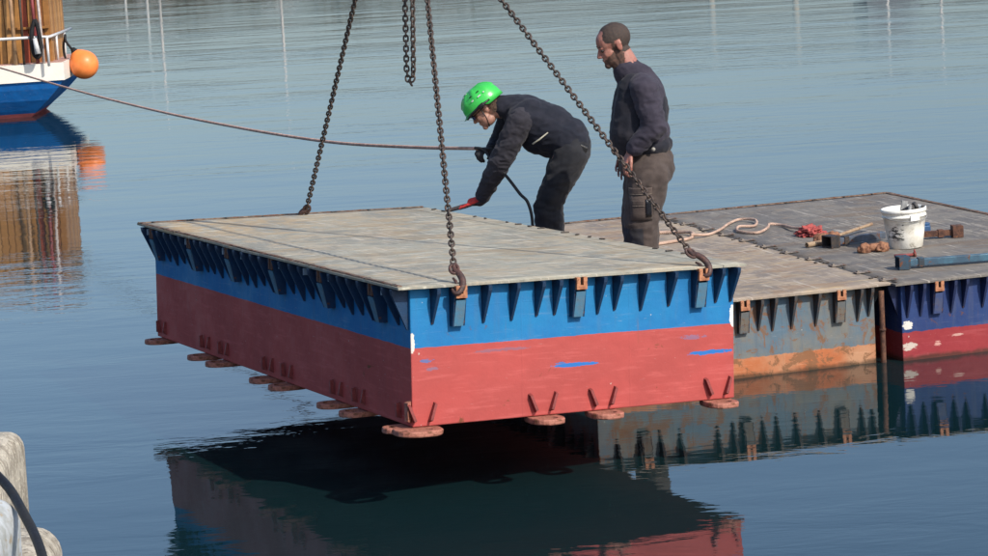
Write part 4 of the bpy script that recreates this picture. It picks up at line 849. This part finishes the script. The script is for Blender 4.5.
def bending_man():
    base = Vector((.37, 18.1, .503)); t = empty('person', base, 'man bending forward in a green helmet, one red gloved hand on the hanging deck', 'person')
    HX = Matrix.Translation((.006, 18.15, 1.650)) @ Matrix.Rotation(R(-8), 4, 'Z') @ rotY(R(-38))
    xf = lambda pr, X: [(p[0], X @ p[1], p[2], X.to_3x3()) if p[0] == 'ell' else (p[0], X @ p[1], p[2], X @ p[3], p[4]) for p in pr]
    B = xf(head_prims(), HX)
    wn = Vector((-.065, 18.235, 1.028)); wf = Vector((.028, 18.30, 1.358))
    B += [p_cap((.20, 18.15, 1.63), .07, (.07, 18.15, 1.64), .06), p_ell((.33, 18.15, 1.54), (.19, .18, .13), Matrix.Rotation(R(36), 3, 'Y')), p_ell((.47, 18.12, 1.44), (.16, .16, .14)), p_ell((.53, 18.1, 1.38), (.13, .16, .13)),
          p_cap((.215, 18.0, 1.555), .06, (.084, 18.05, 1.298), .05), p_cap((.084, 18.05, 1.298), .045, wn, .032), p_cap((.17, 18.32, 1.575), .06, (.085, 18.44, 1.39), .045), p_cap((.085, 18.44, 1.39), .04, wf, .03)]
    hn = lambda r, s: hand_prims(wn, (-.86, .40, -.32), (-.25, .1, -1), 1, (-.12, .02, .02), s, .1, .07, r)
    hf = lambda r, s: hand_prims(wf, (-.62, -.74, .10), (.0, .1, -1), 1, (.75, 1.05, .7), s, 1.4, 0, r)
    B += hn(.0085, .97)+hf(.0085, .95)
    for y in (17.985, 18.24): x = .02*(y > 18.1); B += [p_cap((.53, y, 1.31), .10, (.38+x, y, 1.0), .065), p_cap((.38+x, y, 1.0), .065, (.37+x, y, .62), .045), p_cap((.38+x, y, .60), .05, (.25+x, y, .545), .035)]
    me = build_blob(B, .0048, 1); hi = HX.inverted()
    hairp = lambda c: (lambda q: q.length < .16 and q.x > -.015 and q.z > -.065 and (q.x > .035 or q.z > .02) and not (abs(q.y) > .078 and q.z < .02))(hi @ c)
    link('hair', shift(extract(me, hairp, .006, 'hair', worn('brown_hair', (.06, .035, .022), (.10, .06, .04), .8, 90, .002, 300, coord='pos'), .004), base), t)
    me.materials.append(SKIN_B); link('body', shift(me, base), t)
    # gloves
    red = cloth('red_glove', (.55, .045, .04), (.42, .035, .03), .8); dk = cloth('grey_glove_palm', (.055, .045, .045), (.09, .07, .065), .8); bl = cloth('black_glove', (.018, .018, .02), (.03, .028, .03), .8)
    g = build_blob(hn(.0135, 1.13)+[p_cap(wn+Vector((.03, -.02, .025)), .040, wn, .038), p_cap(wn, .034, wn+Vector((-.055, .025, -.008)), .028)], .005, 1); g.materials.append(red); g.materials.append(dk)
    tips = wn+Vector((-.86, .40, -.32)).normalized()*.108
    for p in g.polygons:
        d = (p.center-wn).dot(Vector((-.86, .40, -.32)).normalized())
        if d > .125 or p.normal.z < -.25: p.material_index = 1
    gl = link('glove', shift(g, base), t); gl['label'] = 'red glove with grey fingers'
    g = build_blob(hf(.0115, 1.03)+[p_cap(wf+Vector((.03, .03, 0)), .036, wf, .034)], .005, 1); g.materials.append(bl); gl = link('glove', shift(g, base), t); gl['label'] = 'black glove gripping the rope'
    jc = cloth('black_navy_jacket', (.010, .012, .020), (.016, .017, .026)); js = cloth('charcoal_sleeve', (.034, .032, .040), (.025, .024, .031)); tc = cloth('charcoal_trousers', (.014, .015, .019), (.022, .022, .025))
    J = [p_ell((.32, 18.15, 1.545), (.215, .20, .150), Matrix.Rotation(R(32), 3, 'Y')), p_ell((.43, 18.12, 1.475), (.205, .185, .165), Matrix.Rotation(R(36), 3, 'Y')), p_ell((.53, 18.1, 1.415), (.150, .18, .150)), p_ell((.33, 18.14, 1.43), (.10, .14, .10)),
         p_cap((.215, 18.15, 1.635), .092, (.135, 18.15, 1.650), .080), p_cap((.30, 18.06, 1.62), .085, (.225, 18.01, 1.57), .085)]
    j = build_blob(J, .008, 3); fold(j, .015, 10, 3, [((.45, 18, 1.4), .15, .6)]); j.materials.append(jc); link('jacket', shift(j, base), t)
    S_ = [p_cap((.235, 18.0, 1.565), .088, (.090, 18.045, 1.305), .074), p_cap((.090, 18.045, 1.305), .074, (-.040, 18.20, 1.070), .050)]
    j = build_blob(S_, .007, 3); fold(j, .013, 15, 7, [((.09, 18.02, 1.3), .12, .8)]); j.materials.append(js); link('sleeve', shift(j, base), t)
    S_ = [p_cap((.18, 18.30, 1.575), .085, (.085, 18.44, 1.385), .066), p_cap((.085, 18.44, 1.385), .064, (.045, 18.33, 1.358), .047)]
    j = build_blob(S_, .007, 3); fold(j, .010, 15, 8); j.materials.append(jc); link('sleeve', shift(j, base), t)
    T = [p_ell((.55, 18.1, 1.365), (.135, .185, .155)), p_ell((.53, 18.1, 1.33), (.12, .17, .12))]
    for y in (17.985, 18.235): x = .02*(y > 18.1); T += [p_cap((.545, y, 1.31), .115, (.380+x, y, 1.005), .086), p_cap((.380+x, y, 1.005), .088, (.375+x, y, .64), .082)]
    tr = build_blob(T, .009, 3); fold(tr, .013, 11, 4, [((.38, 18, 1.0), .14, .8), ((.45, 18, 1.2), .1, .8), ((.37, 18, .75), .12, .8)]); tr.materials.append(tc); link('trousers', shift(tr, base), t)
    bt = worn('dark_boot_leather', (.03, .026, .022), (.04, .035, .03), .5)
    for y in (17.985, 18.235):
        b = build_blob([p_cap((.395, y, .55), .062, (.24, y, .538), .046), p_cap((.40, y, .56), .065, (.395, y, .70), .07), p_ell((.25, y, .535), (.07, .05, .033))], .009, 1)
        for v in b.vertices: v.co.z = max(v.co.z, .503)
        b.materials.append(bt); link('boot', shift(b, base), t)
    # reflective zip and belt pouch
    zp = worn('pale_reflective_strip', (.55, .52, .40), (.4, .38, .3), .5); bm = bmesh.new(); b_tube(bm, [Vector(p)-base for p in ((.300, 17.915, 1.415), (.35, 17.915, 1.445), (.405, 17.915, 1.485))], [.006, .006, .004], 6); link('zip_pull', to_mesh('zip', bm, zp), t)
    bm = bmesh.new(); b_box(bm, (-.03, -.02, -.03), (.035, .02, .03), bev=.01); link('belt_pouch', to_mesh('pouch', bm, worn('black_pouch', (.015, .015, .017), None, .5)), t, Vector((.62, 17.945, 1.36))-base, (0, R(30), 0))
    # helmet, goggles
    gm = NT('green_helmet_shell'); v = gm.obj(); gm.bump(gm.noise(v, 12, 3, .5), .2, .002); c = gm.mix(gm.ramp(gm.noise(v, 45, 3, .6), .80, .86, 0, .4), (.045, .47, .075), (.5, .7, .45)); gmat = gm.done(c, .32, 0)
    h = empty('helmet', HX @ Vector((0, 0, 0)), 'bright green climbing helmet on the bending man', 'helmet'); bpy.context.view_layer.update()
    h.matrix_world = HX @ Matrix.Scale(1.08, 4)
    bm = bmesh.new(); nu, nv = 40, 14; rings = []
    for jv in range(nv+1):
        th = (math.pi*.5)*(jv/nv)*1.10; ring = []
        for iu in range(nu):
            a = 2*math.pi*iu/nu; st, ct = math.sin(min(th, math.pi/2)), math.cos(th)
            rx, ry, rz = .132, .108, .108
            x = .008+rx*st*math.cos(a); y = ry*st*math.sin(a); z = .035+rz*ct
            rid = .006*max(0, math.cos(a*2))*math.sin(2*th)*0+.007*(abs(math.sin(a*4)) < .25)*(.3 < th < 1.2)
            x += rid*math.cos(a); y += rid*math.sin(a); z += rid*.6
            if jv == nv: x *= 1.03; y *= 1.02; z = .026-.018*(math.cos(a) > .3)+(.004 if math.cos(a) < -.5 else -.010)
            ring.append(bm.verts.new((x, y, z)))
        rings.append(ring)
    for A, B_ in zip(rings, rings[1:]):
        for k in range(nu): 
            if A is rings[0] and False: continue
            bm.faces.new((A[k], A[(k+1) % nu], B_[(k+1) % nu], B_[k])).smooth = True
    inner = [bm.verts.new((v.co.x*.94, v.co.y*.93, v.co.z+.004)) for v in rings[-1]]
    for k in range(nu): bm.faces.new((rings[-1][k], rings[-1][(k+1) % nu], inner[(k+1) % nu], inner[k]))
    bmesh.ops.remove_doubles(bm, verts=bm.verts, dist=.0004)
    link('shell', to_mesh('shell', bm, gmat), h)
    bk = worn('black_goggle_rubber', (.012, .012, .014), None, .4); wh = worn('white_marking', (.75, .78, .74), None, .4)
    bm = bmesh.new(); b_poly(bm, [(-.075, 0, .028), (-.148, 0, .012), (-.142, 0, .020), (-.085, 0, .045)], (0, .001, 0)); bm.free()
    bm = bmesh.new(); n = 16; A, B_ = [], []
    for k in range(n+1):
        a = math.pi-.95+1.9*k/n; A.append(bm.verts.new((.008+.132*math.cos(a), .108*math.sin(a), .030))); B_.append(bm.verts.new((.008+.160*math.cos(a), .115*math.sin(a), .016)))
    for k in range(n): bm.faces.new((A[k], A[k+1], B_[k+1], B_[k]))
    bmesh.ops.solidify(bm, geom=bm.faces[:], thickness=.003); link('peak', to_mesh('peak', bm, gmat, smooth=True), h)
    for s in (-1, 1):
        bm = bmesh.new(); b_tube(bm, [(-.118, s*.062, .012), (-.07, s*.102, .020), (.0, s*.114, .024), (.07, s*.098, .018)], [.006, .008, .009, .006], 8); b_box(bm, (-.012, s*.112-.006, .008), (.028, s*.112+.006, .034), bev=.004); link('goggle_strap', to_mesh('strap', bm, bk), h)
        def on_shell(A, th, lift=.002):
            st, ct = math.sin(th), math.cos(th); p = Vector((.008+.132*st*math.cos(A), .108*st*math.sin(A), .035+.108*ct))
            n = Vector((st*math.cos(A)/.132, st*math.sin(A)/.108, ct/.108)).normalized(); t_ = Vector((0, 0, 1)).cross(n).normalized(); u_ = n.cross(t_)
            m_ = Matrix((t_, n, u_)).transposed().to_4x4(); m_.translation = p+n*(lift+.004); return m_
        for nm, mt_, A, th, w_, h_ in [('vent', bk, -1.25, .95, .009, .003), ('vent', bk, -1.75, .92, .010, .003), ('white_mark', wh, -1.35, 1.22, .012, .004), ('white_mark', wh, -1.75, 1.20, .008, .004), ('white_mark', wh, -1.05, 1.20, .005, .004), ('white_mark', wh, -2.5, .62, .010, .004), ('white_mark', wh, -2.2, .5, .006, .004)]:
            bm = bmesh.new(); b_box(bm, (-w_, -.0015, -h_), (w_, .0015, h_), bev=.001); o_ = link(nm, to_mesh(nm, bm, mt_), h); o_.matrix_local = on_shell(A*(-s), th)
        bm = bmesh.new(); b_tube(bm, [(-.01, s*.088, .01), (-.02, s*.078, -.05), (-.045, s*.05, -.105)], .0035, 6); link('chin_strap', to_mesh('chin_strap', bm, bk), h)
    g = empty('safety_glasses', (0, 0, 0), 'dark safety glasses with a blue glint worn under the green helmet', 'glasses'); g.matrix_world = HX
    gl = NT('dark_blue_lens').done((.02, .03, .09), .08, 0)
    for s in (-1, 1):
        bm = bmesh.new(); r = bmesh.ops.create_uvsphere(bm, u_segments=14, v_segments=10, radius=1)
        for v_ in bm.verts: v_.co = Vector((-.100+.008*v_.co.x, s*.033+.028*v_.co.y, -.002+.020*v_.co.z)); v_.co.x += .25*max(0, abs(v_.co.y)-.03)*1.6
        link('lens', to_mesh('lens', bm, gl, smooth=True), g)
        bm = bmesh.new(); b_tube(bm, [(-.088, s*.060, .004), (-.04, s*.078, .004), (.01, s*.086, .006)], .003, 6); link('temple', to_mesh('temple', bm, bk), g)
bending_man()
